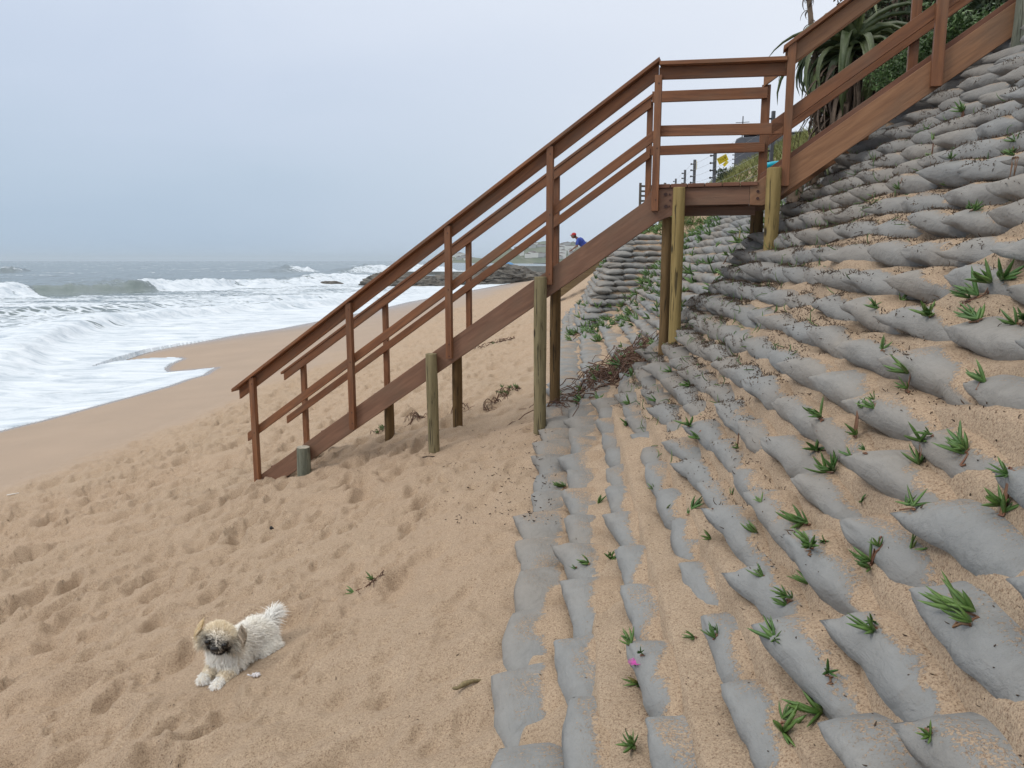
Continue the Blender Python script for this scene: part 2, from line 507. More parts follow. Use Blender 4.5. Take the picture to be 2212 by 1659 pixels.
def seg_dist(x, y, P, closed=True):
    d = np.full(x.shape, 1e9); n = len(P)
    for i in range(n if closed else n - 1):
        a = P[i]; b = P[(i + 1) % n]; ab = b - a
        t = np.clip(((x - a[0]) * ab[0] + (y - a[1]) * ab[1]) / (ab @ ab + 1e-12), 0, 1)
        d = np.minimum(d, (x - a[0] - t * ab[0]) ** 2 + (y - a[1] - t * ab[1]) ** 2)
    return np.sqrt(d)
def inside(x, y, P):
    c = np.zeros(x.shape, bool); n = len(P)
    for i in range(n):
        a = P[i]; b = P[(i + 1) % n]
        if a[1] == b[1]: continue
        c ^= ((a[1] > y) != (b[1] > y)) & (x < (b[0] - a[0]) * (y - a[1]) / (b[1] - a[1]) + a[0])
    return c
def shore_dist(x, y):
    """metres from the water's edge, positive on land"""
    d = seg_dist(x, y, SHORE)
    return np.where(inside(x, y, SHORE), -d, d)

# ------------------------------------------------------------------ sea
def crest(px, hs, fs, seg=None):
    P = np.array([at_z(a, b, -3.0)[:2] for a, b in px])
    return P, np.array(hs, float), np.array(fs, float)
WAVES = [
    (crest([(-500, 650), (-200, 645), (0, 640), (48, 638), (66, 637), (160, 636), (285, 631), (310, 629), (420, 623), (560, 617), (700, 612), (860, 606)],
           [.6, .8, 1.0, .95, .68, .75, .95, 1.0, .9, .7, .6, .4], [1, 1, 1, 1, 0, 0, .0, 1, 1, 1, 1, 1]), 1.3, 5.0, 7.0),
    (crest([(-300, 950), (-120, 850), (20, 800), (60, 765), (105, 738), (160, 718), (250, 698), (400, 682), (560, 669), (700, 660), (800, 652)],
           [.2, .32, .40, .45, .46, .42, .42, .42, .4, .35, .3], [.9, .9, .9, .8, .7, .85, 1, 1, 1, 1, .9]), .6, 3.2, 5.0),
    (crest([(470, 662), (560, 657), (660, 650), (760, 645), (900, 634)], [.1, .4, .45, .4, .2], [.9, 1, 1, 1, .9]), .6, 2.5, 4.0),
    (crest([(610, 590), (640, 588), (672, 587)], [.2, 2.0, .3], [.3, 1, .3]), 3, 9, 6.0),
    (crest([(-80, 589), (20, 589), (80, 588)], [.3, 1.8, .3], [0, .5, 0]), 3, 9, 5.0),
    (crest([(740, 590), (800, 588), (900, 586), (960, 585)], [.3, 2.0, 1.9, 1.0], [.5, 1, 1, 1]), 3, 10, 30.0),
    (crest([(150, 612), (260, 611), (360, 609)], [.1, .5, .1], [0, .0, 0]), 2, 6, 3.0),
    (crest([(600, 606), (700, 603), (800, 600)], [.2, .9, .5], [.6, 1, 1]), 2, 6, 14.0),
    (crest([(-200, 685), (0, 682), (120, 676), (260, 668), (420, 655)], [.3, .35, .35, .3, .1], [.3, .4, .6, .8, .8]), .8, 3, 4.0),
]
def sea_fields(x, y):
    v = -shore_dist(x, y)
    h = np.zeros_like(x); green = np.zeros_like(x)
    d_off = np.hypot(x, y)
    foam = np.interp(v, [0, 5, 9, 16, 28, 45], [1.0, .93, .74, .62, .58, .55])
    # beyond the outer breaker the sea is open
    for wi, ((P, hs, fs), s_in, s_out, run) in enumerate(WAVES):
        best = np.full(x.shape, 1e9); sg = np.zeros_like(x); hh = np.zeros_like(x); ff = np.zeros_like(x); tt = np.zeros_like(x)
        for i in range(len(P) - 1):
            a, b = P[i], P[i + 1]; ab = b - a; L = math.hypot(*ab)
            tr = ((x - a[0]) * ab[0] + (y - a[1]) * ab[1]) / L ** 2
            t = np.clip(tr, 0, 1)
            dx = x - a[0] - t * ab[0]; dy = y - a[1] - t * ab[1]
            d = np.hypot(dx, dy); m = d < best
            cr = (ab[0] * (y - a[1]) - ab[1] * (x - a[0])) / L
            sg = np.where(m, np.where(cr > 0, 1, -1), sg)
            hh = np.where(m, hs[i] + (hs[i + 1] - hs[i]) * t, hh)
            ff = np.where(m, fs[i] + (fs[i + 1] - fs[i]) * t, ff)
            e = np.maximum(0, np.maximum(-tr, tr - 1)) * L
            tt = np.where(m, e, tt)
            best = np.where(m, d, best)
        D = best * sg
        if wi == 0:
            open_ = sstep(-2, 14, D)
            fo = .20 * np.exp(-np.clip(D, 0, 999) / 40) + .06
            foam = foam * (1 - open_) + fo * open_
        wob = (fbm(x * .35, y * .25, 60 + wi, 3) - .5)
        Dw = D + wob * s_in * 1.8
        prof = np.where(Dw < 0, np.exp(-(Dw / s_in) ** 2), np.exp(-(Dw / s_out) ** 2)) * np.exp(-(tt / (s_out * 1.2)) ** 2)
        hi = hh * (.45 + 1.1 * fbm(x * .45, y * .3, 90 + wi, 4, .6))
        h = np.maximum(h, hi * prof)
        fm = sstep(-run * 1.4, -run * .5, Dw) * sstep(1.2 + .5 * s_in, -.1, Dw) * ff * np.exp(-(tt / 3) ** 2)
        foam = np.maximum(foam, fm * (.86 + .3 * wob))
        # the clean face of a wave that has not broken yet
        if wi == 0:
            face = np.exp(-((Dw + .8) / 2.0) ** 2) * (1 - ff) * (tt < 1)
            foam = foam * (1 - .95 * face); green = np.maximum(green, face)
            wake = sstep(-10, -3, Dw) * (Dw < 0) * (1 - ff) * (tt < 1)
            foam = foam * (1 - .3 * wake)
        if wi == 1:
            green = np.maximum(green, .5 * np.exp(-((Dw + .1) / 1.0) ** 2) * sstep(.95, .8, ff) * (tt < 1))
    chop_a = np.interp(v, [0, 4, 12, 30, 60, 300], [0.0, .02, .10, .20, .32, .5])
    ang = .35
    xr = x * math.cos(ang) + y * math.sin(ang); yr = -x * math.sin(ang) + y * math.cos(ang)
    ch = fbm(xr * .22, yr * .55, 70, 4, .55) - .5
    ch2 = fbm(xr * .05, yr * .12, 71, 3) - .5
    ch3 = fbm(xr * 1.1, yr * 2.2, 72, 4, .6) - .5
    h = h + chop_a * ch + chop_a * 1.1 * ch2 * sstep(30, 90, v) + np.interp(v, [0, 4, 9, 20], [.0, .05, .16, .26]) * ch3 * (h * .5 + .4)
    # whitecaps offshore
    caps = sstep(.16, .22, ch * .9 + ch2 * .5) * sstep(60, 90, v) * .8
    foam = np.maximum(foam, caps * .6)
    return v, h, foam, green

M_SEA = Mat('sea_water')
v = M_SEA.coord('World')
fa = M_SEA.attr('foam'); gr = M_SEA.attr('green')
st = M_SEA.coord('World', (.42, .95, 1), (0, 0, R(-18)))
n1 = M_SEA.noise(st, 1.1, 6, .62, 1.2)
n2 = M_SEA.noise(st, .26, 4, .55, .8)
lace = M_SEA.voro(M_SEA.coord('World', (.7, 1.5, 1), (0, 0, R(-18))), 1.6, 'DISTANCE_TO_EDGE')
pat = M_SEA.math('ADD', M_SEA.math('MULTIPLY', n1, .62), M_SEA.math('MULTIPLY', n2, .38))
pat = M_SEA.math('SUBTRACT', pat, M_SEA.math('MULTIPLY', M_SEA.mr(lace, 0, .22), .10))
pat = M_SEA.mr(pat, .24, .66)
thr = M_SEA.math('SUBTRACT', 1.0, fa)
fo = M_SEA.mr(M_SEA.math('SUBTRACT', pat, thr), -.04, .16, 0, 1, True)
wc = M_SEA.mix(gr, M_SEA.ramp(n2, [(.3, (.095, .135, .15)), (.7, (.13, .175, .19))]), (.135, .18, .18))
fcol = M_SEA.ramp(M_SEA.noise(st, 1.6, 6, .68, .8), [(.32, (.40, .47, .54)), (.5, (.60, .66, .72)), (.68, (.72, .77, .83))])
M_SEA.col(M_SEA.mix(fo, wc, fcol))
M_SEA.rough(M_SEA.mr(fo, 0, 1, .22, .8))
M_SEA.b.inputs['Specular IOR Level'].default_value = .35
M_SEA.bump(M_SEA.noise(st, 3.0, 5, .6), .10, .8)
M_SEA.bump(fo, .03, .5)

def build_sea():
    ys = []; y = 6.5
    while y < 140: ys.append(y); y *= 1.0062
    while y < 1200: ys.append(y); y *= 1.012
    while y < 13500: ys.append(y); y *= 1.1
    ys = np.array([2.0, 4.0] + ys)
    q = np.concatenate([np.linspace(-2.4, -1.0, 60)[:-1], np.linspace(-1.0, .10, 640), np.linspace(.1, .5, 40)[1:]])
    X = ys[:, None] * q[None, :]; Y = np.repeat(ys[:, None], len(q), 1)
    v, h, foam, green = sea_fields(X, Y)
    G = ground_smooth(X, Y)
    film = G + .014 * sstep(0, .12, v) + .03 * sstep(.3, 3, v) - .10 * sstep(.05, -.05, v)
    film = film + .012 * (fbm(X * 1.5, Y * .8, 80, 3) - .5) * sstep(.2, 1.5, v)
    sea = -3.0 + h
    Z = np.where(v < -.4, -30, np.maximum(sea, np.where(v < 40, film, -99)))
    Z = np.where((v < .0) & (v >= -.4), G - .10, Z)
    ny, nx = X.shape
    i = np.arange(ny * nx).reshape(ny, nx)
    F = np.stack([i[:-1, :-1], i[:-1, 1:], i[1:, 1:], i[1:, :-1]], -1).reshape(-1, 4)
    keep = (v.reshape(-1)[F] > -.35).all(1) | ((v.reshape(-1)[F] > -.02).any(1))
    F = F[keep]
    V = np.stack([X, Y, Z], -1).reshape(-1, 3)
    bad = (V[:, 2] < -20); V[bad, 2] = (G.reshape(-1) - .3)[bad]
    me = mesh_np('sea', V, F, M_SEA.m, True, {'foam': foam.reshape(-1), 'green': green.reshape(-1)})
    return tag(link('sea_water', me), kind='structure')

# ------------------------------------------------------------------ sandbags
M_BAG = Mat('geotextile_bag')
v = M_BAG.coord('Object'); wv = M_BAG.coord('World')
rnd = M_BAG.objrand()
g1 = M_BAG.noise(v, 5, 4, .6)
base = M_BAG.ramp(g1, [(.25, (.20, .205, .205)), (.75, (.27, .275, .272))])
base = M_BAG.mix(M_BAG.mr(M_BAG.noise(wv, 1.1, 2), .42, .65), base, M_BAG.ramp(g1, [(.25, (.21, .195, .175)), (.75, (.29, .27, .245))]))
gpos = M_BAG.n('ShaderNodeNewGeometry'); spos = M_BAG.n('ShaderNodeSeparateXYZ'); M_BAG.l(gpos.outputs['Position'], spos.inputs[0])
base = M_BAG.mix(M_BAG.math('MULTIPLY', M_BAG.math('MULTIPLY', M_BAG.mr(spos.outputs[1], 2.6, 5.0, 0, .38), M_BAG.mr(spos.outputs[1], 6.6, 8.0, 1, 0)), M_BAG.mr(M_BAG.noise(wv, 1.7, 3), .3, .6, .3, 1.0)), base, (.15, .136, .12))  # shade around the stairs painted in as a patchy, darker brown bag colour
base = M_BAG.mix(M_BAG.mr(M_BAG.noise(v, 16, 5, .7), .55, .75, 0, .45), base, (.20, .19, .175))
scol, sfine, smid = sand_nodes(M_BAG, wv)
geo = M_BAG.n('ShaderNodeNewGeometry'); sn = M_BAG.n('ShaderNodeSeparateXYZ'); M_BAG.l(geo.outputs['Normal'], sn.inputs[0])
dust = M_BAG.math('ADD', M_BAG.mr(sn.outputs[2], .55, 1.0, -.25, .23), M_BAG.math('MULTIPLY', M_BAG.math('SUBTRACT', M_BAG.noise(wv, 3.2, 3), .5), .9))
dust = M_BAG.math('ADD', dust, M_BAG.math('MULTIPLY', M_BAG.math('SUBTRACT', M_BAG.noise(wv, 130, 2, .8), .5), .9))
so = M_BAG.n('ShaderNodeSeparateXYZ'); M_BAG.l(M_BAG.tc.outputs['Object'], so.inputs[0])
sw = M_BAG.n('ShaderNodeSeparateXYZ'); M_BAG.l(geo.outputs['Position'], sw.inputs[0])
lie = M_BAG.math('SUBTRACT', M_BAG.math('MULTIPLY', so.outputs[1], -1.0), M_BAG.math('MULTIPLY', so.outputs[0], .22))
lie = M_BAG.math('ADD', lie, M_BAG.math('MULTIPLY', M_BAG.math('SUBTRACT', M_BAG.noise(wv, 4.5, 3, .6), .5), .20))
lie = M_BAG.math('ADD', lie, M_BAG.math('MULTIPLY', M_BAG.math('SUBTRACT', M_BAG.noise(wv, 90, 3, .75), .5), .10))
lie = M_BAG.math('SUBTRACT', lie, M_BAG.mr(sw.outputs[1], 2.8, 6.0, -.135, -.01))
lie = M_BAG.math('SUBTRACT', lie, M_BAG.mr(sw.outputs[2], -1.18, -1.27, 0, .10))
lie = M_BAG.math('MULTIPLY', M_BAG.mr(lie, 0.0, .012), M_BAG.mr(sn.outputs[2], .25, .45))
df = M_BAG.math('MAXIMUM', M_BAG.mr(dust, .24, .34, 0, .9), lie)
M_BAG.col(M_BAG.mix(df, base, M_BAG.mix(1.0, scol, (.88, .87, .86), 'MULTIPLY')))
M_BAG.rough(.9); M_BAG.b.inputs['Specular IOR Level'].default_value = .2
M_BAG.bump(M_BAG.noise(v, 9, 4, .6, .6), .022, .7)
M_BAG.bump(M_BAG.noise(M_BAG.coord('Object', (5, 16, 16), (0, 0, R(20))), 2.2, 5, .65, 1.6), .010, .6)
M_BAG.bump(M_BAG.noise(wv, 420, 2, .6), .0016, .6)
M_BAG.bump(df, .004, .5)
M_BAG = M_BAG.m

def bag_arrays(seed, nu=30, nv=28, L=.525, W=.34, T=.135):
    r = np.random.default_rng(seed)
    t = np.linspace(-1, 1, nu); t = np.sign(t) * (1 - (1 - np.abs(t)) ** 1.35)
    a = np.linspace(0, 2 * np.pi, nv, endpoint=False)
    t2, a2 = np.meshgrid(t, a, indexing='ij')
    e = 2.35
    ca, sa = np.cos(a2), np.sin(a2)
    cx = np.sign(ca) * np.abs(ca) ** (2 / e); cz = np.sign(sa) * np.abs(sa) ** (2 / e * .95)
    th = np.maximum(1 - np.abs(t2) ** 2.4, 0) ** .64
    wd = .90 + .10 * (1 - t2 ** 2)
    wd = wd * (1 - .05 * np.abs(t2) ** 8)
    y = cx * W / 2 * wd; z = cz * T / 2 * (th * .96 + .045)
    # seam ears at the ends, belly sag
    z -= .012 * (1 - t2 ** 2) * (r.random() - .2)
    x = t2 * L / 2 * (1 - .02 * np.cos(a2 * 2))
    fold = np.zeros_like(x)
    for k in range(7):
        ph = r.random() * 6.28; fr = r.integers(2, 7)
        fold += np.sin(a2 * fr + ph + t2 * 2.5 * r.normal()) * np.abs(t2) ** 2.2 * .0032 * np.sign(r.random() - .3)
    lump = .012 * (vnoise(x * 9 + seed * 3.1, y * 9 + cz * 1.7, seed) - .5) + .008 * (vnoise(x * 20 + 5, y * 20 + cz * 3, seed + 4) - .5)
    z += np.sign(cz) * (fold + lump) * np.minimum(1, th + .15); y += cx * (fold + lump) * 1.4
    bend = r.normal() * .012
    y += bend * (t2 ** 2); z += r.normal() * .006 * t2 ** 2
    V = np.stack([x, y, z], -1).reshape(-1, 3)
    i = np.arange(nu * nv).reshape(nu, nv)
    j = np.roll(i, -1, 1)
    F = np.stack([i[:-1], i[1:], j[1:], j[:-1]], -1).reshape(-1, 4)
    # close the ends
    c0 = len(V); V = np.vstack([V, V[:nv].mean(0), V[(nu - 1) * nv:nu * nv].mean(0)])
    q = [];
    for k in range(0, nv, 2):
        q.append((c0, i[0, k], i[0, (k + 1) % nv], i[0, (k + 2) % nv]))
        q.append((c0 + 1, i[-1, (k + 2) % nv], i[-1, (k + 1) % nv], i[-1, k]))
    return V, np.vstack([F, np.array(q)])

def row_path(k):
    """plan line of course k (the nose of its bags), as points with arc length"""
    wk = ROWW[k]
    ys = np.arange(.3, S3Y + S3K * wk + .01, .05)
    g = min(wk / .6, 1.0)
    xs = .08 * ys - .2 + wk + rec(ys) * g
    yc = S3Y + S3K * wk
    x_end = .08 * yc - .2 + .62 * wk
    pts = list(zip(xs, ys))
    xl = xs[-1]
    while xl > x_end: pts.append((xl, yc)); xl -= .05
    yy = yc
    while yy < 20.5: pts.append((.08 * yy - .2 + .62 * wk, yy)); yy += .05
    return np.array(pts)
def in_view(p, m=1.12):
    px, py, d = pix(p)
    return d > .15 and -2212 * (m - 1) < px < 2212 * m and -1659 * (m - 1) < py < 1659 * m

BAGS = []        # (row, index along row, centre, matrix, depth, variant)
def plan_bags():
    rr = np.random.default_rng(5)
    for k in range(NR - 1):
        P = row_path(k)
        seg = np.hypot(*np.diff(P, axis=0).T); s = np.r_[0, np.cumsum(seg)]
        pos = rr.random() * .3
        while pos < s[-1] - .1:
            s3 = pos < s[-1] and float(np.interp(pos, s, P[:, 1])) > S3Y + S3K * ROWW[k] - .1 and s[-1] > 0
            pitch = (.27 if s3 else .405) * (1 + rr.normal() * .05)
            if pos > s[-1]: break
            x = np.interp(pos, s, P[:, 0]); y = np.interp(pos, s, P[:, 1])
            x2 = np.interp(pos + .12, s, P[:, 0]); y2 = np.interp(pos + .12, s, P[:, 1])
            d = np.array([x2 - x, y2 - y]); d /= max(1e-6, np.hypot(*d))
            n = np.array([d[1], -d[0]])                    # into the slope
            sz = 1 + rr.normal() * .03
            on3 = y > S3Y + S3K * ROWW[k] - .02
            zc = ROWZ[k] + .062 + rr.normal() * .005
            inset = .155 + rr.normal() * .010
            if k == 0: inset -= .02 * rr.random()
            c = np.array([x + n[0] * inset, y + n[1] * inset, zc])
            top = float(wall_top(x, y))
            pos += pitch
            if ROWZ[k] > top: continue
            if k == 0 and y > 14: pass
            px_, py_, d_ = pix(c)
            if y < .25 or not (d_ > .12 and -350 < px_ < 3900 and -700 < py_ < 2700): continue
            yaw = math.atan2(d[1], d[0]) + rr.normal() * .045 + .185
            tilt = .12 + rr.normal() * .03; roll = rr.normal() * .06 + .02
            dark = 6.0 < y < 6.9 and ROWW[k] > .6
            if dark: yaw += rr.normal() * .16; roll += rr.normal() * .10
            M = Matrix.Translation(c) @ Euler((0, 0, yaw)).to_matrix().to_4x4() @ Euler((roll, -tilt, 0)).to_matrix().to_4x4() @ Matrix.Diagonal((sz * (1 if not dark else 1.05) * (.66 if s3 else 1), sz, 1 + rr.normal() * .05, 1))
            BAGS.append([k, y, c, M, pix(c)[2], int(rr.integers(0, 8)), x])
plan_bags()

ORD = ['bottom', 'second', 'third', 'fourth', 'fifth', 'sixth', 'seventh', 'eighth', 'ninth', 'tenth', 'eleventh', 'twelfth', 'thirteenth', 'fourteenth', 'fifteenth', 'sixteenth',
       'seventeenth', 'eighteenth', 'nineteenth', 'twentieth', 'twenty-first', 'twenty-second', 'twenty-third', 'twenty-fourth', 'twenty-fifth', 'twenty-sixth', 'twenty-seventh',
       'twenty-eighth', 'twenty-ninth', 'thirtieth', 'thirty-first', 'thirty-second', 'thirty-third', 'thirty-fourth']
ORD1 = ['first'] + ORD[1:]
def build_bags():
    arr = [bag_arrays(s) for s in range(8)]
    mes = [mesh_np('sandbag', V, F, M_BAG, True) for V, F in arr]
    order = sorted(range(len(BAGS)), key=lambda i: BAGS[i][4] + (0 if in_view(BAGS[i][2], 1.03) else 60))
    ind = set(order[:296])
    rows = {}
    for i in sorted(ind, key=lambda i: BAGS[i][1]):
        rows.setdefault(BAGS[i][0], []).append(i)
    for k, li in rows.items():
        for j, i in enumerate(li):
            b = BAGS[i]
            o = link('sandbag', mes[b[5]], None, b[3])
            cv = float(cover_fn(np.array([b[6]]), np.array([b[1]]))[0])
            if b[1] > 6.0: st = 'dark shaded' if 6.0 < b[1] < 7 else 'plain'
            else: st = 'sand-buried' if cv > .95 else ('sand-topped' if cv > .5 else 'mostly bare')
            tag(o, f"{st} grey sandbag, {ORD[k]} course up from beach, {ORD1[j]} bag along from the near end", 'sandbag', 'sandbags laid in courses up the slope')
    lo = [bag_arrays(s, 12, 12) for s in range(8)]
    for far, nm, lab, src in ((True, 'distant_sandbags', 'hundreds of small distant grey sandbags stepping up the slope beyond the stairs', lo), (False, 'edge_sandbags', 'grey sandbags running on past the right edge of the picture', arr)):
        Vs = []; Fs = []; b0 = 0
        for i in range(len(BAGS)):
            if i in ind or (BAGS[i][1] > 4.5) != far: continue
            V, F = src[BAGS[i][5]]; M = np.array(BAGS[i][3])
            Vs.append(V @ M[:3, :3].T + M[:3, 3]); Fs.append(F + b0); b0 += len(V)
        if Vs:
            tag(link(nm, mesh_np(nm, np.vstack(Vs), np.vstack(Fs), M_BAG, True)), lab, 'sandbags', kind='stuff')
    from mathutils.bvhtree import BVHTree
    Vs = []; Fs = []; b0 = 0
    for b in BAGS:
        V, F = lo[b[5]]; M = np.array(b[3]); Vs.append(V @ M[:3, :3].T + M[:3, 3]); Fs.append(F + b0); b0 += len(V)
    _BVH[0] = BVHTree.FromPolygons(np.vstack(Vs).tolist(), np.vstack(Fs).tolist())
    print('bags', len(BAGS), 'individual', len(ind))

# ------------------------------------------------------------------ wood and the staircase
def wood(name, dark, light, rough=.55, gscale=1.0):
    m = Mat(name)
    v = m.coord('Object', (1.2 * gscale, 14 * gscale, 14 * gscale))
    r = m.objrand()
    off = m.n('ShaderNodeVectorMath', operation='ADD'); m.l(v, off.inputs[0])
    cb = m.n('ShaderNodeCombineXYZ')
    for i, k in enumerate((37.0, 11.0, 23.0)): m.l(m.math('MULTIPLY', r, k), cb.inputs[i])
    m.l(cb.outputs[0], off.inputs[1])
    n1 = m.noise(off.outputs[0], 1.0, 5, .6, 1.8)
    n2 = m.noise(off.outputs[0], 5.0, 4, .6, .5)
    f = m.math('ADD', m.math('MULTIPLY', n1, .7), m.math('MULTIPLY', n2, .3))
    c = m.ramp(f, [(.34, dark), (.5, tuple((a + b) / 2 for a, b in zip(dark, light))), (.66, light)])
    c = m.mix(m.mr(r, 0, 1, 0, .35), c, tuple(k * .72 for k in dark))
    blot = m.noise(m.coord('Object', (1, 2.2, 2.2)), 2.3, 3)
    c = m.mix(m.mr(blot, .48, .70, 0, .5), c, (.155, .105, .07))
    m.col(c); m.rough(m.mr(n2, .3, .7, rough - .08, rough + .15))
    m.b.inputs['Specular IOR Level'].default_value = .35
    m.bump(n2, .004, .6)
    return m.m
M_RAIL = wood('oiled_red_wood', (.135, .054, .025), (.29, .125, .055))
M_STRING = wood('stringer_wood', (.15, .076, .047), (.27, .148, .094), .6)
M_STRING2 = wood('upper_stringer_wood', (.19, .088, .042), (.35, .18, .09), .5)
M_TREAD = wood('tread_wood', (.12, .05, .028), (.22, .10, .06), .6)
M_BOLT = simple('rusty_bolt', (.06, .025, .018), .6)
def logmat(name, lo, hi, crack=(.035, .028, .018)):
    m = Mat(name)
    v = m.coord('Object', (9, 9, .9))
    n1 = m.noise(v, 2.0, 5, .65, .6); n2 = m.noise(m.coord('Object', (22, 22, 1.3)), 2.0, 4, .6, 1.0)
    c = m.ramp(n1, [(.3, lo), (.7, hi)])
    ck = m.mr(n2, .57, .62)
    c = m.mix(m.math('MULTIPLY', ck, .8), c, crack)
    kn = m.voro(m.coord('Object', (5, 5, 2.2)), 1.0)
    c = m.mix(m.mr(kn, .10, .05), c, crack)
    m.col(c); m.rough(.8); m.b.inputs['Specular IOR Level'].default_value = .2
    m.bump(n1, .008, .7); m.bump(m.math('SUBTRACT', 1.0, ck), .006, .6)
    return m.m
M_LOG = logmat('treated_pole', (.14, .115, .062), (.275, .235, .135))
M_LOG2 = logmat('brown_pole', (.10, .062, .028), (.20, .13, .06))
M_LOG3 = logmat('weathered_pole', (.10, .11, .085), (.24, .245, .19))
M_LOGC = logmat('golden_pole', (.20, .145, .055), (.36, .27, .115))
M_ENDG = simple('sawn_end', (.34, .31, .25), .85, .3, 30)

SF = Vector((-2.4289, 7.0622, -2.0597))      # foot of the near stringer
SD = Vector((.95739, -.28879, 0)); SN = Vector((.28879, .95739, 0))
def sp(s, z, o=0.0): return Vector((SF.x, SF.y, 0)) + SD * s + SN * o + Vector((0, 0, z))
def build_stairs():
    base = Vector((SF.x, SF.y, SF.z))
    root = empty('wooden_staircase', base)
    tag(root, 'red-brown timber beach staircase with handrails, landing and round pole supports', 'staircase')
    rot = Matrix((( SD.x, SN.x, 0), (SD.y, SN.y, 0), (0, 0, 1))).to_4x4()
    def plate(name, poly, o0, o1, mat, slope=0.0, bevel=.003, parent=root):
        """board whose side outline is poly in (s, z), between offsets o0 and o1; grain runs along the slope"""
        cx = sum(p[0] for p in poly) / len(poly); cz = sum(p[1] for p in poly) / len(poly)
        a = math.pi / 2 if slope is None else math.atan(slope)
        M = Matrix.Translation(sp(cx, cz, (o0 + o1) / 2)) @ rot @ Matrix.Rotation(-a, 4, 'Y')
        Mi = Matrix.Rotation(a, 4, 'Y')
        pl = []
        for s_, z_ in poly:
            v = Mi @ Vector((s_ - cx, 0, z_ - cz)); pl.append((v.x, v.z))
        b = MB(); h = (o1 - o0) / 2
        b.prism(pl, -h, h)
        return b.build(name, mat, parent, M, bevel=bevel)
    def incl(name, s0, z0, s1, z1, th, o0, o1, mat, **k):
        """inclined board with plumb-cut ends: top line (s0,z0)-(s1,z1), vertical thickness th"""
        return plate(name, [(s0, z0), (s1, z1), (s1, z1 - th), (s0, z0 - th)], o0, o1, mat, (z1 - z0) / (s1 - s0), **k)
    W = .80
    # ---- lower flight
    lo = lambda s: -1.27 + .682 * (s - 1.08)
    for o0, o1, th in ((-.0, .045, .22), (W - .045, W, .115)):
        plate('stringer', [(-.06, lo(-.06) - .03), (3.60, lo(3.60)), (3.66, .545), (3.835, .545), (3.835, .57 - th), (3.70, lo(3.70) - th), (.02, lo(.02) - th), (-.06, lo(-.06) - th + .05)], o0, o1, M_STRING, .682)
    n = 13
    for i in range(n):
        s = .14 + i * 3.5 / (n - .4); z = lo(s) - .020
        plate('tread', [(s - .02, z), (s + .07, z), (s + .07, z - .030), (s - .02, z - .030)], .046, W - .046, M_TREAD)
    # ---- landing
    for i in range(6):
        a = 3.67 + i * .127
        plate('deck_board', [(a, .575), (a + .122, .575), (a + .122, .547), (a, .547)], -.02, W + .02, M_TREAD, bevel=.004)
    for o0, o1 in ((.002, .043), (W - .043, W - .002)):
        plate('landing_joist', [(3.838, .545), (4.372, .545), (4.372, .415), (3.838, .415)], o0, o1, M_STRING)
    plate('cross_beam', [(3.80, .41), (4.42, .41), (4.42, .345), (3.80, .345)], .16, .20, M_STRING)
    # ---- upper flight
    up = lambda s: .575 + .705 * (s - 4.42)
    for o0, o1 in ((0, .045), (W - .045, W)):
        plate('upper_stringer', [(4.374, .545), (4.42, up(4.42)), (7.6, up(7.6)), (7.6, up(7.6) - .21), (4.56, up(4.56) - .225), (4.47, .405), (4.374, .41)], o0, o1, M_STRING2, .705)
        plate('cleat_board', [(4.44, up(4.44) + .045), (7.6, up(7.6) + .045), (7.6, up(7.6) - .1), (4.44, up(4.44) - .06)], (o1 + .001 if o0 == 0 else o0 - .041), (o1 + .041 if o0 == 0 else o0 - .001), M_TREAD, .705)
    for i in range(11):
        s = 4.50 + i * .272; z = up(s) + .0
        plate('tread', [(s - .02, z), (s + .17, z), (s + .17, z - .035), (s - .02, z - .035)], .09, W - .09, M_TREAD)
    # bolts on the joints
    def bolts(pts):
        for s, z, r in pts:
            b = MB(); b.tube([sp(s, z, -.006) - base, sp(s, z, .004) - base], r, 10)
            b.build('bolt', M_BOLT, root, Matrix.Translation(base))
    bolts([(3.76, .50, .014), (3.79, .50, .007), (3.795, .455, .007), (3.765, .41, .014), (3.79, .41, .007), (4.43, .505, .011), (4.43, .455, .011)])
    # ---- near posts and rails (posts stand outside the stringer, rails inside the posts)
    rl = lambda s: -1.058 + .688 * s
    T = .052
    for s, zt, zb in ((.02, rl(.02), -2.10), (1.05, rl(1.05), -1.50), (1.99, rl(1.99), -.82), (2.86, rl(2.86), -.19), (3.685, 1.385, .375)):
        plate('baluster_post', [(s - T / 2, zt - .025), (s + T / 2, zt - .025), (s + T / 2, zb), (s - T / 2, zb)], -.052, -.001, M_RAIL, None)
    plate('baluster_post', [(4.585, 1.50), (4.64, 1.535), (4.64, .535), (4.585, .535)], -.053, -.002, M_RAIL, None)
    plate('baluster_post', [(5.51, 2.15), (5.58, 2.2), (5.58, 1.165), (5.51, 1.165)], -.053, -.002, M_RAIL, None)
    plate('baluster_post', [(6.51, 2.85), (6.57, 2.9), (6.57, 1.9), (6.51, 1.9)], -.053, -.002, M_RAIL, None)
    incl('handrail', -.19, rl(-.19) + .004, 3.69, rl(3.69) + .004, .030, -.066, .045, M_RAIL)
    incl('rail_board', -.155, rl(-.155) - .028, 3.68, rl(3.68) - .028, .098, .002, .036, M_RAIL)
    incl('mid_rail', -.09, -1.615, 3.70, 1.005, .082, .002, .036, M_RAIL)
    incl('handrail', 3.692, 1.455, 4.584, 1.425, .028, -.066, .045, M_RAIL)
    incl('rail_board', 3.685, 1.426, 4.60, 1.395, .085, .002, .036, M_RAIL)
    incl('mid_rail', 3.703, 1.008, 4.585, .985, .078, .002, .036, M_RAIL)
    ur = lambda s: 1.515 + .705 * (s - 4.58)
    incl('upper_handrail', 4.555, ur(4.555), 7.4, ur(7.4), .032, -.068, .045, M_RAIL)
    incl('upper_rail_board', 4.57, ur(4.57) - .034, 7.4, ur(7.4) - .034, .125, .002, .036, M_STRING2)
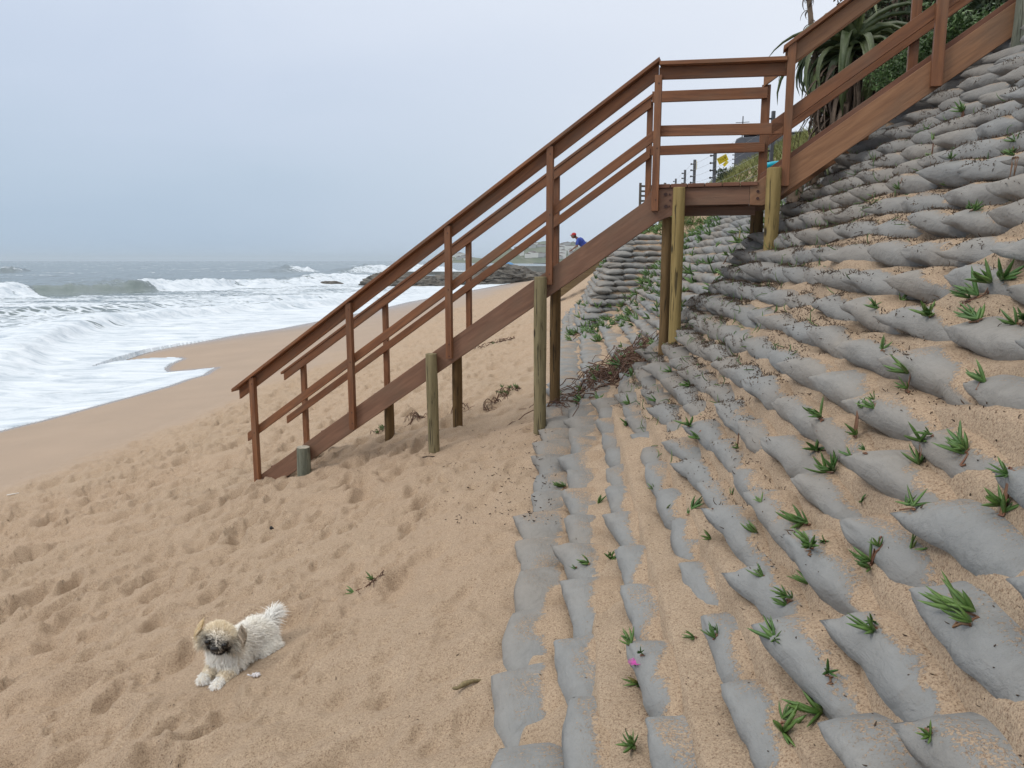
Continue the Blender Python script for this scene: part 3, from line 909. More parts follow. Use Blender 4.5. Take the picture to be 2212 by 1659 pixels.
    incl('upper_mid_rail', 4.50, 1.085 + .705 * (4.50 - 4.62), 7.4, 1.085 + .705 * (7.4 - 4.62), .10, .002, .036, M_RAIL)
    for s, zt, zb in ((.02, rl(.02), -2.10), (1.05, rl(1.05), -1.50), (1.99, rl(1.99), -.82), (2.86, rl(2.86), -.19), (3.685, 1.385, .375)):
        for z in (zt - .085, zt - .55, lo(s) - .05, lo(s) - .15):
            b = MB(); b.tube([sp(s + .006, z, -.0545) - base, sp(s + .006, z, -.050) - base], .0055, 8); b.build('screw', M_BOLT, root, Matrix.Translation(base))
    # ---- far side
    rf = lambda s: -1.140 + .677 * (s + .2)
    for s, zt, zb in ((.03, rf(.03), -1.98), (.98, rf(.98), -1.33), (1.86, rf(1.86), -.74), (2.71, rf(2.71), -.18), (3.525, 1.37, .34)):
        plate('baluster_post', [(s - .024, zt - .03), (s + .024, zt - .03), (s + .024, zb), (s - .024, zb)], W + .001, W + .05, M_RAIL, None)
    plate('baluster_post', [(4.43, 1.42), (4.50, 1.42), (4.50, .50), (4.43, .50)], W + .001, W + .052, M_RAIL, None)
    plate('baluster_post', [(5.50, 2.13), (5.57, 2.16), (5.57, 1.20), (5.50, 1.20)], W + .001, W + .052, M_RAIL, None)
    plate('baluster_post', [(6.50, 2.83), (6.57, 2.86), (6.57, 1.90), (6.50, 1.90)], W + .001, W + .052, M_RAIL, None)
    incl('handrail', -.20, rf(-.20), 3.55, rf(3.55), .026, W - .045, W + .06, M_RAIL)
    incl('rail_board', -.17, rf(-.17) - .027, 3.54, rf(3.54) - .027, .080, W - .036, W - .001, M_RAIL)
    incl('mid_rail', -.16, -1.607, 3.54, .950, .078, W - .036, W - .001, M_RAIL)
    incl('rail_board', 3.545, 1.415, 4.475, 1.395, .088, W - .036, W - .001, M_RAIL)
    incl('mid_rail', 3.545, .968, 4.475, .962, .075, W - .036, W - .001, M_RAIL)
    incl('upper_rail_board', 4.44, 1.50, 7.4, 1.50 + .705 * 2.96, .105, W - .036, W - .001, M_STRING2)
    incl('upper_mid_rail', 4.50, 1.02, 7.4, 1.02 + .705 * 2.9, .085, W - .036, W - .001, M_RAIL)
    # ---- round poles
    def pole(s, o, zt, r, mat, depth=.5, lean=0.0, zg=None):
        p = sp(s, 0, o)
        zb = (gz(p.x, p.y) if zg is None else zg) - depth
        rr = random.Random(int(s * 100 + o * 10)); n = 20; rows = 18
        vs = []; fs = []
        H = zt - zb
        for i in range(rows + 1):
            z = zb + H * i / rows
            for k in range(n):
                g = 2 * math.pi * k / n
                q = r * (1.04 - .08 * i / rows + .035 * math.sin(2 * g + i * .5) + .02 * math.sin(5 * g + i * .21) + rr.uniform(-.012, .012))
                vs.append((q * math.cos(g) + lean * (z - zt), q * math.sin(g), z - zt))
        for i in range(rows):
            for k in range(n):
                fs.append((i * n + k, i * n + (k + 1) % n, (i + 1) * n + (k + 1) % n, (i + 1) * n + k))
        b = MB(); b.add(vs, fs)
        top = [v for v in vs[-n:]]
        mesh = b.mesh('support_pole', mat, True)
        o_ = link('support_pole', mesh, root, Matrix.Translation((p.x, p.y, zt)) @ rot)
        c = MB(); c.add([(v[0] * .93, v[1] * .93, v[2] + .004) for v in top] + top, [tuple(range(n))] + [(n + i, n + (i + 1) % n, (i + 1) % n, i) for i in range(n)])
        c.build('sawn_top', M_ENDG if mat is M_LOG3 else mat, o_, Matrix.Translation((p.x, p.y, zt)) @ rot)
        return o_
    pole(.555, -.070, -1.69, .062, M_LOG3)
    pole(1.835, -.060, -.785, .050, M_LOG, lean=-.015)
    pole(2.795, -.060, -.13, .052, M_LOG)
    pole(3.865, -.056, .54, .046, M_LOGC)
    pole(4.535, -.060, .66, .052, M_LOGC)
    pole(6.04, -.10, 2.35, .085, M_LOG3)
    pole(.98, W + .055, lo(.98) - .05, .05, M_LOG2)
    pole(1.72, W + .055, lo(1.72) - .05, .05, M_LOG2)
    pole(2.70, W + .055, lo(2.70) - .05, .05, M_LOG2)
    pole(3.77, .10, .33, .040, M_LOG2)
    pole(4.44, W - .08, .40, .052, M_LOG2)
    pole(5.72, .55, up(5.72) - .22, .05, M_LOG2)
    return root

# ------------------------------------------------------------------ succulents, litter, creepers
def leafmat(name, a, b, tip=None, rough=.45):
    m = Mat(name); v = m.coord('World')
    n = m.noise(v, 30, 3)
    r = m.attr('hue')
    c = m.mix(r, a, b)
    c = m.mix(m.mr(n, .35, .7, 0, .5), c, tuple(k * .6 for k in a))
    if tip: c = m.mix(m.mr(r, .88, .95), c, tip)
    m.col(c); m.rough(rough)
    m.b.inputs['Subsurface Weight'].default_value = 0.0
    return m.m
M_LEAF = leafmat('succulent_leaf', (.055, .135, .035), (.14, .23, .05), (.26, .12, .05))
M_STEM = leafmat('succulent_stem', (.20, .085, .05), (.25, .14, .07))
M_DEAD = leafmat('dead_stem', (.085, .042, .028), (.16, .085, .05), None, .8)
M_LITTER = leafmat('dry_litter', (.045, .028, .018), (.15, .10, .062), None, .85)
M_PETAL = simple('pink_petal', (.50, .07, .34), .6, .4, 120)
M_YEL = simple('yellow_petal', (.75, .55, .04), .5, .15)

def leaf_geo(p, d, up, L, w, curl, n=5):
    """three-sided curved fleshy leaf; returns vertices and quads"""
    d = np.array(d, float); d /= np.linalg.norm(d); up = np.array(up, float)
    s = np.cross(d, up); s /= np.linalg.norm(s) + 1e-9; u = np.cross(s, d)
    V = []; c = np.array(p, float); dd = d.copy()
    for i in range(n + 1):
        t = i / n
        r = w * (.55 + .9 * t - 1.42 * t ** 2.2) if t < 1 else w * .02
        for sx, sz in ((-1, .35), (1, .35), (0, -.85)):
            V.append(c + s * sx * r * .75 + u * sz * r)
        dd = dd + u * curl / n; dd /= np.linalg.norm(dd); u = np.cross(s, dd)
        c = c + dd * L / n
    F = []
    for i in range(n):
        for k in range(3):
            F.append((i * 3 + k, i * 3 + (k + 1) % 3, i * 3 + 3 + (k + 1) % 3, i * 3 + 3 + k))
    return V, F
class Soup:
    def __init__(s): s.V = []; s.F = []; s.H = []; s.b = 0
    def add(s, V, F, h):
        s.V.append(np.asarray(V)); s.F.append(np.asarray(F) + s.b); s.H.append(np.full(len(V), h)); s.b += len(V)
    def obj(s, name, mat, parent=None, smooth=True, M=None):
        me = mesh_np(name, np.vstack(s.V), np.vstack(s.F), mat, smooth, {'hue': np.concatenate(s.H)})
        return link(name, me, parent, M)
def surf_normal(x, y, e=.06):
    dzx = (gz(x + e, y) - gz(x - e, y)) / (2 * e); dzy = (gz(x, y + e) - gz(x, y - e)) / (2 * e)
    n = np.array([-dzx * .6, -dzy * .6, 1.0]); return n / np.linalg.norm(n)
def rosette(sp_, p, nrm, R_, rg, nl=None, hue=None, lean=1.0):
    nl = nl or rg.integers(5, 9)
    ax = np.asarray(nrm, float) * .5 + np.array([rg.normal() * .6 - .3, rg.normal() * .6 - .1, 0]) * lean
    ax /= np.linalg.norm(ax)
    t1 = np.cross(ax, [.3, 1, .1]); t1 /= np.linalg.norm(t1); t2 = np.cross(ax, t1)
    a0 = rg.random() * 6.28; h0 = rg.random() * .6
    for i in range(nl):
        a = a0 + i * 2.4 + rg.normal() * .25
        op = .22 + .85 * (1 - i / nl) + rg.normal() * .12
        d = (t1 * math.cos(a) + t2 * math.sin(a)) * math.sin(op) + ax * math.cos(op)
        if d[2] < .05: d[2] = .05 + abs(d[2]) * .25
        L = R_ * (.65 + .6 * rg.random())
        V, F = leaf_geo(p + ax * R_ * .10 * (i / nl), d, ax, L, R_ * .145 * (.8 + .4 * rg.random()), -.15 + rg.random() * .9)
        sp_.add(V, F, (h0 + .35 * rg.random()) if hue is None else hue)
def stem_tube(sp_, pts, r, h, n=5):
    b = MB(); b.tube([Vector(q) for q in pts], r, n, cap=False)
    sp_.add(np.array(b.v), np.array(b.f), h)
def where(p):
    wv_ = float(Wc(np.array([p[0]]), np.array([p[1]]))[0])
    k = int(np.clip(np.searchsorted(ROWW, wv_) - 1, 0, NR - 1)); return wv_, k
PLANTS = [  # px, py in the photo's frame, spread in px, number of rosettes, words
    (2075, 1300, 80, 2, 'large reddish-stemmed'), (2085, 965, 60, 2, 'tall upright'), (1985, 990, 50, 2, 'low spreading'), (2165, 1075, 65, 2, 'glossy dense'), (2195, 690, 45, 2, 'dark spiky'),
    (2115, 680, 50, 2, 'dark upright'), (2165, 590, 60, 3, 'big bushy'), (1962, 795, 42, 1, 'fan-shaped'), (2128, 815, 40, 1, 'compact dark'), (1785, 1010, 48, 2, 'curly'), (1765, 960, 48, 2, 'long-leaved'),
    (1838, 980, 24, 1, 'thin small'), (1860, 1078, 26, 1, 'half-buried flat'), (1735, 1120, 46, 1, 'spiky dark'), (1636, 1142, 34, 1, 'small pointed'), (1965, 1180, 44, 2, 'blue-green'), (1880, 1215, 46, 2, 'thick-stemmed'),
    (1745, 1250, 44, 3, 'trailing tangled'), (1648, 1240, 28, 1, 'short star-like'), (1700, 1300, 34, 2, 'drooping'), (1675, 1370, 46, 1, 'loose sparse'), (1888, 1352, 46, 1, 'flat sandy'), (1546, 1372, 26, 1, 'two-leaved'),
    (1500, 1372, 22, 1, 'yellowish tiny'), (1362, 1385, 30, 1, 'curved small'), (1382, 1470, 30, 1, 'pink-flowered'), (1368, 1598, 48, 1, 'pale-stemmed'), (1690, 1565, 62, 1, 'wide dark'), (1775, 1525, 60, 1, 'long arching'),
    (2010, 1582, 34, 1, 'V-shaped'), (1292, 1082, 22, 1, 'wispy'), (1320, 1200, 30, 1, 'sprawling'), (1272, 1212, 22, 1, 'flat little'), (1218, 1045, 26, 1, 'reddish flat'), (1356, 912, 22, 1, 'yellow-green'), (1490, 912, 28, 1, 'bright bushy'),
    (1512, 942, 24, 1, 'erect'), (1494, 1092, 30, 1, 'neat spiky'), (1440, 1095, 18, 1, 'small dark'), (1536, 1158, 24, 1, 'lone little'), (1418, 862, 20, 1, 'dark tufted'), (1490, 828, 24, 1, 'bright green'), (1412, 1052, 15, 1, 'tiny'),
    (2005, 672, 40, 1, 'pale drooping'), (1898, 660, 26, 1, 'bushy small'), (1945, 645, 20, 1, 'green little'), (1855, 872, 34, 2, 'creeping'), (1890, 875, 30, 1, 'leaning'), (1905, 750, 28, 1, 'brown-tipped'), (1360, 868, 18, 1, 'short'),
    (1292, 858, 16, 1, 'wide little'), (1450, 800, 16, 1, 'neat tufted'), (2078, 235, 26, 2, 'yellow-green leafy'), (2015, 300, 22, 2, 'fine-leaved'), (2180, 425, 30, 2, 'hanging'), (2105, 450, 26, 2, 'weedy'), (1885, 420, 16, 1, 'fine tufted'),
    (1945, 405, 16, 1, 'light green'), (2195, 300, 24, 2, 'leafy'), (1245, 1225, 12, 1, 'tiny broken'), (1580, 1065, 14, 1, 'small fallen'), (1780, 1165, 18, 1, 'flat small'), (2050, 395, 20, 2, 'pale weedy'), (1595, 965, 14, 1, 'tiny dark'),
]
def build_plants():
    rg = np.random.default_rng(21)
    for i, (px, py, rpx, nr, words) in enumerate(PLANTS):
        p = hit(px, py + rpx * .25)
        dep = pix(p)[2]; Rm = 1.25 * rpx * dep / 1650
        nrm = surf_normal(p[0], p[1])
        wv_, k = where(p)
        lf = Soup(); st = Soup()
        q = p.copy()
        pts = [q + nrm * .004]
        for j in range(nr + (1 if rpx > 24 else 0)):
            hue = .1 + .7 * rg.random()
            rosette(lf, q, nrm, Rm * ((.95 if nr == 1 else .75) if j < nr else .5), rg, None)
            if True:
                an = (1.55 if rg.random() < .5 else -1.55) + rg.normal() * .3
                q2 = q + np.array([math.cos(an), math.sin(an) * .7, 0]) * Rm * .42; q2[2] = top(q2[0], q2[1]) + .012
                if abs(q2[2] - q[2]) > .05: q2 = q + (q2 - q) * .35; q2[2] = top(q2[0], q2[1]) + .012
                mid_ = (q + q2) / 2; mid_[2] = max(mid_[2], top(mid_[0], mid_[1])) + .01
                pp = []
                for tt_ in np.linspace(0, 1, 7):
                    m_ = q + (q2 - q) * tt_ + np.array([.12, -.08, 0]) * Rm * math.sin(tt_ * 6.28) * rg.random(); m_[2] = top(m_[0], m_[1]) + .004; pp.append(m_)
                stem_tube(st, pp, max(.0022, Rm * .03), rg.random())
                q = q2
        base = Vector(p)
        root = empty('ice_plant', base)
        side = 'left' if px < 1500 else ('middle' if px < 1850 else 'right')
        depthw = 'near' if dep < 2.6 else ('mid-distance' if dep < 4.5 else 'farther')
        bed = 'on the beach sand' if wv_ < 0 else f"on the {ORD[k]} course of sandbags"
        tag(root, f"{words} ice plant {bed}, {depthw} {side} slope", 'succulent', 'ice plants growing between the sandbags')
        lf.obj('leaves', M_LEAF, root)
        if st.V: st.obj('stem', M_STEM, root)
        if 'pink' in words:
            b = MB(); c = Vector(p + nrm * Rm * 1.35) + Vector((-.01, -.01, 0))
            for a in range(22):
                g = a * 2.4; e = .25 + .05 * (a % 4)
                d = Vector((math.cos(g) * math.cos(e), math.sin(g) * math.cos(e), math.sin(e)))
                s_ = d.cross(Vector((0, 0, 1))).normalized() * .0013
                b.add([c - s_, c + s_, c + d * .021 + s_, c + d * .021 - s_], [(0, 1, 2, 3)])
            b.build('flower', M_PETAL, root)
            b = MB(); b.tube([Vector(p), c], .0025, 6); b.build('flower_stalk', M_LEAF, root)
    # the far slope is overgrown: countless small tufts in one sheet
    sp_ = Soup(); st = Soup(); n = 0
    for _ in range(9000):
        y = 6.9 + 12.5 * rg.random() ** .8; wv = .05 + 2.9 * rg.random()
        u = wv + float(rec(np.array([y]))[()] if False else .40) * min(1, wv / .6)
        x = u + .08 * y - .2
        if y > 13: x = .08 * y - .2 + wv * .9 + rg.random() * .6
        dens = float(fbm(np.array([x * .9]), np.array([y * .55]), 88, 3)[0])
        want = .56 - .10 * min(1, wv / .7) + (.05 if y < 8 else 0)
        if dens < want or (wv < .35 and y < 12.5 and y > 9.2 and rg.random() < .6): continue
        p = np.array([x, y, 0.0])
        p[2] = top(x, y) + .01
        if not in_view(p, 1.15): continue
        Rm = .085 + .07 * rg.random()
        rosette(sp_, p, np.array([-.3, -.2, .93]), Rm, rg, 5)
        if rg.random() < .35:
            a = rg.random() * 6.28; q2 = p + np.array([math.cos(a), math.sin(a), 0]) * .16; q2[2] = gz(q2[0], q2[1]) + .03
            stem_tube(st, [p, (p + q2) / 2 + np.array([0, 0, .02]), q2], .006, rg.random(), 4)
        n += 1
        if n > 520: break
    o = tag(sp_.obj('ground_cover', M_LEAF), 'green creeping succulents scattered thickly over the distant sandbags', 'ground cover', kind='stuff')
    tag(st.obj('trailing_stems', M_DEAD), 'brown runners of creeping plants among the distant sandbags', 'ground cover', kind='stuff')
    # dark dry litter caught on the shaded upper courses
    sp_ = Soup(); n = 0
    for _ in range(260000):
        y = 1.6 + 5.0 * rg.random(); k = int(rg.integers(2, 21))
        wv = ROWW[k + 1] - .012 - abs(rg.normal()) * .038
        d = float(vnoise(np.array([y * 2.1 + k * 7.7]), np.array([k * 3.1]), 91)[0])
        thick = np.interp(y, [1.6, 3.0, 4.4, 5.6, 6.6], [.03, .12, .62, .9, .8]) * np.interp(k, [2, 6, 9, 16, 21], [.1, .6, 1, .9, .4])
        if rg.random() > thick or d < .52 - .28 * thick: continue
        x = .08 * y - .2 + wv + float(rec(np.array([y]))[0]) * min(1, wv / .6)
        z = top(x, y) + .003 + rg.random() * .008
        p = np.array([x, y, z])
        if not in_view(p, 1.1): continue
        L = .006 + .026 * rg.random() ** 4; a = rg.random() * 6.28
        d3 = np.array([math.cos(a), math.sin(a), rg.normal() * .3])
        V, F = leaf_geo(p, d3, [0, 0, 1], L, .0018 + .0022 * rg.random(), rg.normal() * 1.6, 3)
        sp_.add(V, F, rg.random()); n += 1
        if n > 42000: break
    print('litter', n)
    tag(sp_.obj('dry_litter', M_LITTER), 'dark brown dry leaf litter and seaweed caught on the shaded upper sandbags', 'leaf litter', kind='stuff')
    sp_ = Soup()
    for _ in range(700):       # longer olive leaves among the litter
        y = 3.2 + 3.4 * rg.random(); k = int(rg.integers(3, 19))
        if rg.random() > np.interp(y, [3, 4.5, 6.6], [.25, .8, .9]): continue
        wv = ROWW[k] + .03 + rg.random() * .08; x = .08 * y - .2 + wv + float(rec(np.array([y]))[0])
        p = np.array([x, y, top(x, y) + .008])
        a = rg.random() * 6.28
        V, F = leaf_geo(p, [math.cos(a), math.sin(a), .2], [0, 0, 1], .04 + .05 * rg.random(), .0045, rg.normal() * 1.6, 4)
        sp_.add(V, F, rg.random() * .8)
    tag(sp_.obj('fallen_leaves', M_LEAF), 'thin green and olive leaves lying loose on the shaded sandbags', 'fallen leaves', kind='stuff')
    # specks on the beach below the stairs
    sp_ = Soup()
    for _ in range(420):
        px = 870 + 330 * rg.random(); py = 925 + 210 * rg.random() ** 1.2
        if rg.random() > np.interp(px, [870, 1000, 1100, 1200], [.15, .55, 1, 1]): continue
        p = hit(px, py, n=160); p[2] += .002; a = rg.random() * 6.28
        V, F = leaf_geo(p, [math.cos(a), math.sin(a), 0], [0, 0, 1], .010 + .03 * rg.random() ** 3, .003 + .004 * rg.random(), .6, 3)
        sp_.add(V, F, rg.random() * .4)
    for _ in range(260):
        px = 2212 * rg.random(); py = 1000 + 659 * rg.random()
        p = hit(px, py, n=160); p[2] += .001; a = rg.random() * 6.28
        V, F = leaf_geo(p, [math.cos(a), math.sin(a), 0], [0, 0, 1], .005 + .014 * rg.random() ** 3, .0016 + .0018 * rg.random(), .6, 3)
        sp_.add(V, F, rg.random() * .6)
    tag(sp_.obj('seaweed_specks', M_LITTER), 'small black bits of seaweed and seed scattered over the beach sand', 'debris', kind='stuff')

def tangle(name, label, cat, centre_px, spread, n, L, r, mat, green=0, seed=1, group=None, height=.06):
    rg = np.random.default_rng(seed)
    c = hit(*centre_px); root = empty(name, Vector(c)); tag(root, label, cat, group)
    sp_ = Soup(); gl = Soup()
    for i in range(n):
        a0 = rg.normal() * 1.0; rr = rg.normal(size=2) * .5
        x = c[0] + rr[0] * spread[0] + rr[1] * spread[0] * .3; y = c[1] + rr[1] * spread[1] + rr[0] * spread[1] * .55
        an = math.atan2(spread[1], spread[0]) + rg.normal() * .8 + (math.pi if rg.random() < .5 else 0)
        h = rg.random() * height; pts = []
        for j in range(7):
            pts.append((x, y, top(x, y) + .01 + h * math.sin(j / 6 * math.pi * (1 + rg.random()))))
            an += rg.normal() * .5; x += math.cos(an) * L / 6; y += math.sin(an) * L / 6
        stem_tube(sp_, pts, r * (.6 + .8 * rg.random()), rg.random(), 5)
        if rg.random() < green:
            q = np.array(pts[3]); rosette(gl, q, np.array([-.2, -.3, .9]), .05, rg, 6)
    sp_.obj('stems', mat, root)
    if gl.V: gl.obj('leaves', M_LEAF, root)
    return root
def build_creepers():
    tangle('uprooted_creeper', 'big tangle of red-brown uprooted creeper stems spilling down the sandbags by the landing pole', 'creeper', (1330, 800), (.42, .95), 210, .42, .0052, M_DEAD, .18, 3, height=.09)
    tangle('uprooted_creeper', 'long thin red-brown runners trailing from the tangle down over the lowest sandbags', 'creeper', (1235, 860), (.22, .5), 22, .5, .004, M_DEAD, .2, 5, height=.05)
    tangle('dead_plant', 'clump of brown twigs lying on sand left of the second round pole', 'twigs', (905, 905), (.14, .10), 26, .14, .003, M_DEAD, .0, 7, 'dead plants washed onto the beach')
    tangle('dead_plant', 'wiry branching twig on sand right of the short dark pole', 'twigs', (1000, 885), (.06, .16), 12, .22, .003, M_DEAD, .0, 8, 'dead plants washed onto the beach', .12)
    tangle('dead_plant', 'green-tipped wilted plant on sand just left of the tall pole', 'twigs', (1100, 850), (.18, .14), 20, .16, .004, M_DEAD, .5, 9, 'dead plants washed onto the beach')
    tangle('dead_plant', 'drooping brown plant on sand between dark pole and tall pole', 'twigs', (1062, 870), (.10, .08), 18, .13, .003, M_DEAD, .1, 10, 'dead plants washed onto the beach')
    tangle('dead_plant', 'farthest long line of dark twigs on the sand behind the stairs', 'twigs', (1068, 742), (.45, .30), 26, .3, .006, M_DEAD, .1, 12, 'dead plants washed onto the beach')
    tangle('dead_plant', 'small green-brown sprig on sand under the lower flight', 'twigs', (828, 930), (.07, .05), 10, .09, .003, M_DEAD, .7, 13, 'dead plants washed onto the beach', .03)
    tangle('dead_plant', 'tiny withered sprig on open sand below the middle of the beach', 'twigs', (800, 1268), (.05, .03), 10, .07, .002, M_DEAD, .1, 14, 'dead plants washed onto the beach', .02)
    # little things lying on the open sand
    def bit(name, label, cat, px, py, build, mat):
        p = hit(px, py); b = MB(); build(b); root = b.build(name, mat, None, Matrix.Translation(Vector((p[0], p[1], gz(p[0], p[1])))), smooth=True)
        tag(root, label, cat); return root
    def leafy(b):
        pts = [(-.045, -.02, .004), (-.02, -.002, .012), (.01, .018, .012), (.04, .03, .006), (.062, .034, .010)]
        b.tube(pts, [.004, .010, .007, .005, .002], 7)
        b.ball((-.045, -.018, .007), (.014, .009, .005), 8, 6)
    bit('dry_leaf', 'curled olive-brown dry leaf on sand left of the lowest sandbags', 'leaf', 1015, 1485, leafy, simple('dry_leaf', (.19, .15, .075), .7, .4, 60))
    bit('sea_coal', 'small black lump on sand beyond the dog', 'pebble', 586, 1144, lambda b: (b.ball((0, 0, .012), (.012, .010, .014), 9, 6), b.ball((.008, .003, .008), (.010, .008, .009), 8, 5)), simple('black_lump', (.03, .028, .027), .7, .4, 90))
    def fl(b):
        for k in range(7):
            g = k * .9; b.ball((.010 * math.cos(g), .008 * math.sin(g), .008), (.010, .005, .006), 7, 5, Matrix.Rotation(g, 3, 'Z'))
        b.tube([(-.02, 0, .004), (-.035, .006, .006)], .003, 6)
    bit('shell_scrap', 'small crumpled whitish shell scrap on sand right of the dog', 'shell', 553, 1461, fl, simple('white_shell', (.55, .53, .54), .4, .3, 80))
    bit('white_straw', 'short white stick on smooth sand at the far left edge', 'stick', 28, 1070, lambda b: b.tube([(-.05, -.03, .012), (.05, .03, .018)], .006, 7), simple('white_stick', (.72, .70, .66), .5, .05))
    bit('driftwood', 'short brown stick on sand behind the dog tail', 'stick', 680, 1583, lambda b: b.tube([(-.015, -.004, .004), (.015, .008, .006)], .003, 6), simple('brown_stick', (.08, .045, .025), .8, .3)) if False else None
    bit('driftwood', 'thin dark stick on sand under the lower flight of stairs', 'stick', 926, 1150 - 160, lambda b: b.tube([(-.05, -.012, .006), (0, .004, .010), (.05, .006, .006)], .006, 7), simple('dark_stick', (.05, .032, .022), .8, .3))
    bit('driftwood', 'pale driftwood branch on the far sand just left of tall pole', 'stick', 1125, 678, lambda b: b.tube([(-.5, -.05, .03), (-.2, .05, .06), (.2, 0, .05), (.5, .1, .04)], .03, 7), simple('pale_stick', (.30, .22, .15), .8, .3))

# ------------------------------------------------------------------ aloes, shrubs and the grassed bank
M_ALOE = leafmat('aloe_leaf', (.055, .085, .035), (.13, .16, .06), None, .42)
M_ALOED = leafmat('dead_aloe_leaf', (.075, .05, .035), (.22, .16, .115), None, .85)
M_TRUNK = simple('aloe_trunk', (.12, .085, .06), .9, .4, 8, .01)
def long_leaf(sp_, p, a, L, w, el0, droop, h, n=9):
    """channelled arching leaf"""
    V = []; c = np.array(p, float); el = el0
    for i in range(n + 1):
        t = i / n; r = w * (1 - t) ** .75 + .002
        d = np.array([math.cos(a) * math.cos(el), math.sin(a) * math.cos(el), math.sin(el)])
        s = np.array([-math.sin(a), math.cos(a), 0]); u = np.cross(s, d) * -1
        V += [c - s * r + u * r * .35, c - u * r * .18, c + s * r + u * r * .35, c - u * r * .42]
        c = c + d * L / n; el -= droop / n * (1.4 - .4 * t)
    F = []
    for i in range(n):
        for k in range(4): F.append((i * 4 + k, i * 4 + (k + 1) % 4, i * 4 + 4 + (k + 1) % 4, i * 4 + 4 + k))
    sp_.add(V, F, h)
def aloe(base, H, nl, L, w, label, seed, dead=220, droop=2.3, tr=.09, lean=(0, 0), group='aloes on the bank'):
    rg = np.random.default_rng(seed)
    root = empty('tree_aloe', Vector(base)); tag(root, label, 'aloe', group)
    b = MB(); top = np.array(base) + np.array([lean[0], lean[1], H])
    b.tube([Vector(base) - Vector((0, 0, .4)), Vector(base) * .5 + Vector(top) * .5 + Vector((.03, 0, 0)), Vector(top)], [tr * 1.3, tr, tr * .9], 12)
    b.build('trunk', M_TRUNK, root, smooth=True)
    sp_ = Soup()
    for i in range(nl):
        t = i / nl
        long_leaf(sp_, top + np.array([0, 0, .12 * L * (t - .3)]), i * 2.39996 + rg.normal() * .15, L * (.75 + .4 * rg.random()), w * (.8 + .4 * rg.random()), .15 + 1.05 * t + rg.normal() * .12, droop * (1.15 - .45 * t) + rg.normal() * .2, rg.random())
    sp_.obj('crown', M_ALOE, root)
    sp_ = Soup()
    for i in range(dead):
        z = H * (.98 - .85 * rg.random() ** 1.3)
        p = np.array(base) + np.array([lean[0] * z / H, lean[1] * z / H, z])
        long_leaf(sp_, p, rg.random() * 6.28, L * (.3 + .55 * rg.random()), w * (.16 + .4 * rg.random()), .2 - rg.random() * .6, 2.2 + rg.normal() * .4, rg.random() ** 1.5, 6)
    sp_.obj('dead_leaves', M_ALOED, root)
    return root
def bush(name, centre, rad, n, size, mat, label, cat, seed, flat=0.0, branches=True, group=None):
    """shrub of many small leaves round limbs, uneven outline"""
    rg = np.random.default_rng(seed); c = np.array(centre, float); rad = np.array(rad, float)
    root = empty(name, Vector((c[0], c[1], c[2] - rad[2]))); tag(root, label, cat, group)
    cl = [c + rad * .62 * (rg.random(3) * 2 - 1) for _ in range(14)]
    P = []
    per = n // 14
    for q in cl:
        d = rg.normal(size=(per, 3)); d /= np.linalg.norm(d, axis=1)[:, None]
        P.append(q + d * rad * .48 * (rg.random((per, 1)) ** .45))
    P = np.vstack(P); m = len(P)
    d1 = rg.normal(size=(m, 3)); d1 /= np.linalg.norm(d1, axis=1)[:, None]
    d2 = np.cross(d1, rg.normal(size=(m, 3))); d2 /= np.linalg.norm(d2, axis=1)[:, None]
    s = size * (.6 + .8 * rg.random((m, 1)))
    V = np.stack([P - d1 * s, P + d2 * s * .45, P + d1 * s, P - d2 * s * .45], 1).reshape(-1, 3)
    F = np.arange(m * 4).reshape(m, 4)
    me = mesh_np('foliage', V, F, mat, False, {'hue': np.repeat(rg.random(m), 4)})
    link('foliage', me, root)
    if branches:
        b = MB()
        for q in cl[:9]:
            b.tube([Vector((c[0], c[1], c[2] - rad[2] * 1.2)), Vector((c + (q - c) * .4)) - Vector((0, 0, rad[2] * .3)), Vector(q)], [rad[0] * .05, rad[0] * .035, rad[0] * .015], 6)
        b.build('branches', M_TRUNK, root, smooth=True)
    return root
M_BUSH = leafmat('dark_shrub_leaf', (.022, .040, .016), (.06, .085, .03), None, .6)
M_IVY = leafmat('ground_ivy', (.04, .085, .022), (.09, .17, .04), None, .5)
M_BROWNL = leafmat('brown_dry_shrub', (.06, .045, .035), (.16, .12, .09), None, .8)
M_GRASS = leafmat('grass_blade', (.11, .14, .04), (.28, .28, .09), None, .7)
def gp(px, py, y):
    p = at_y(px, py, y); return p
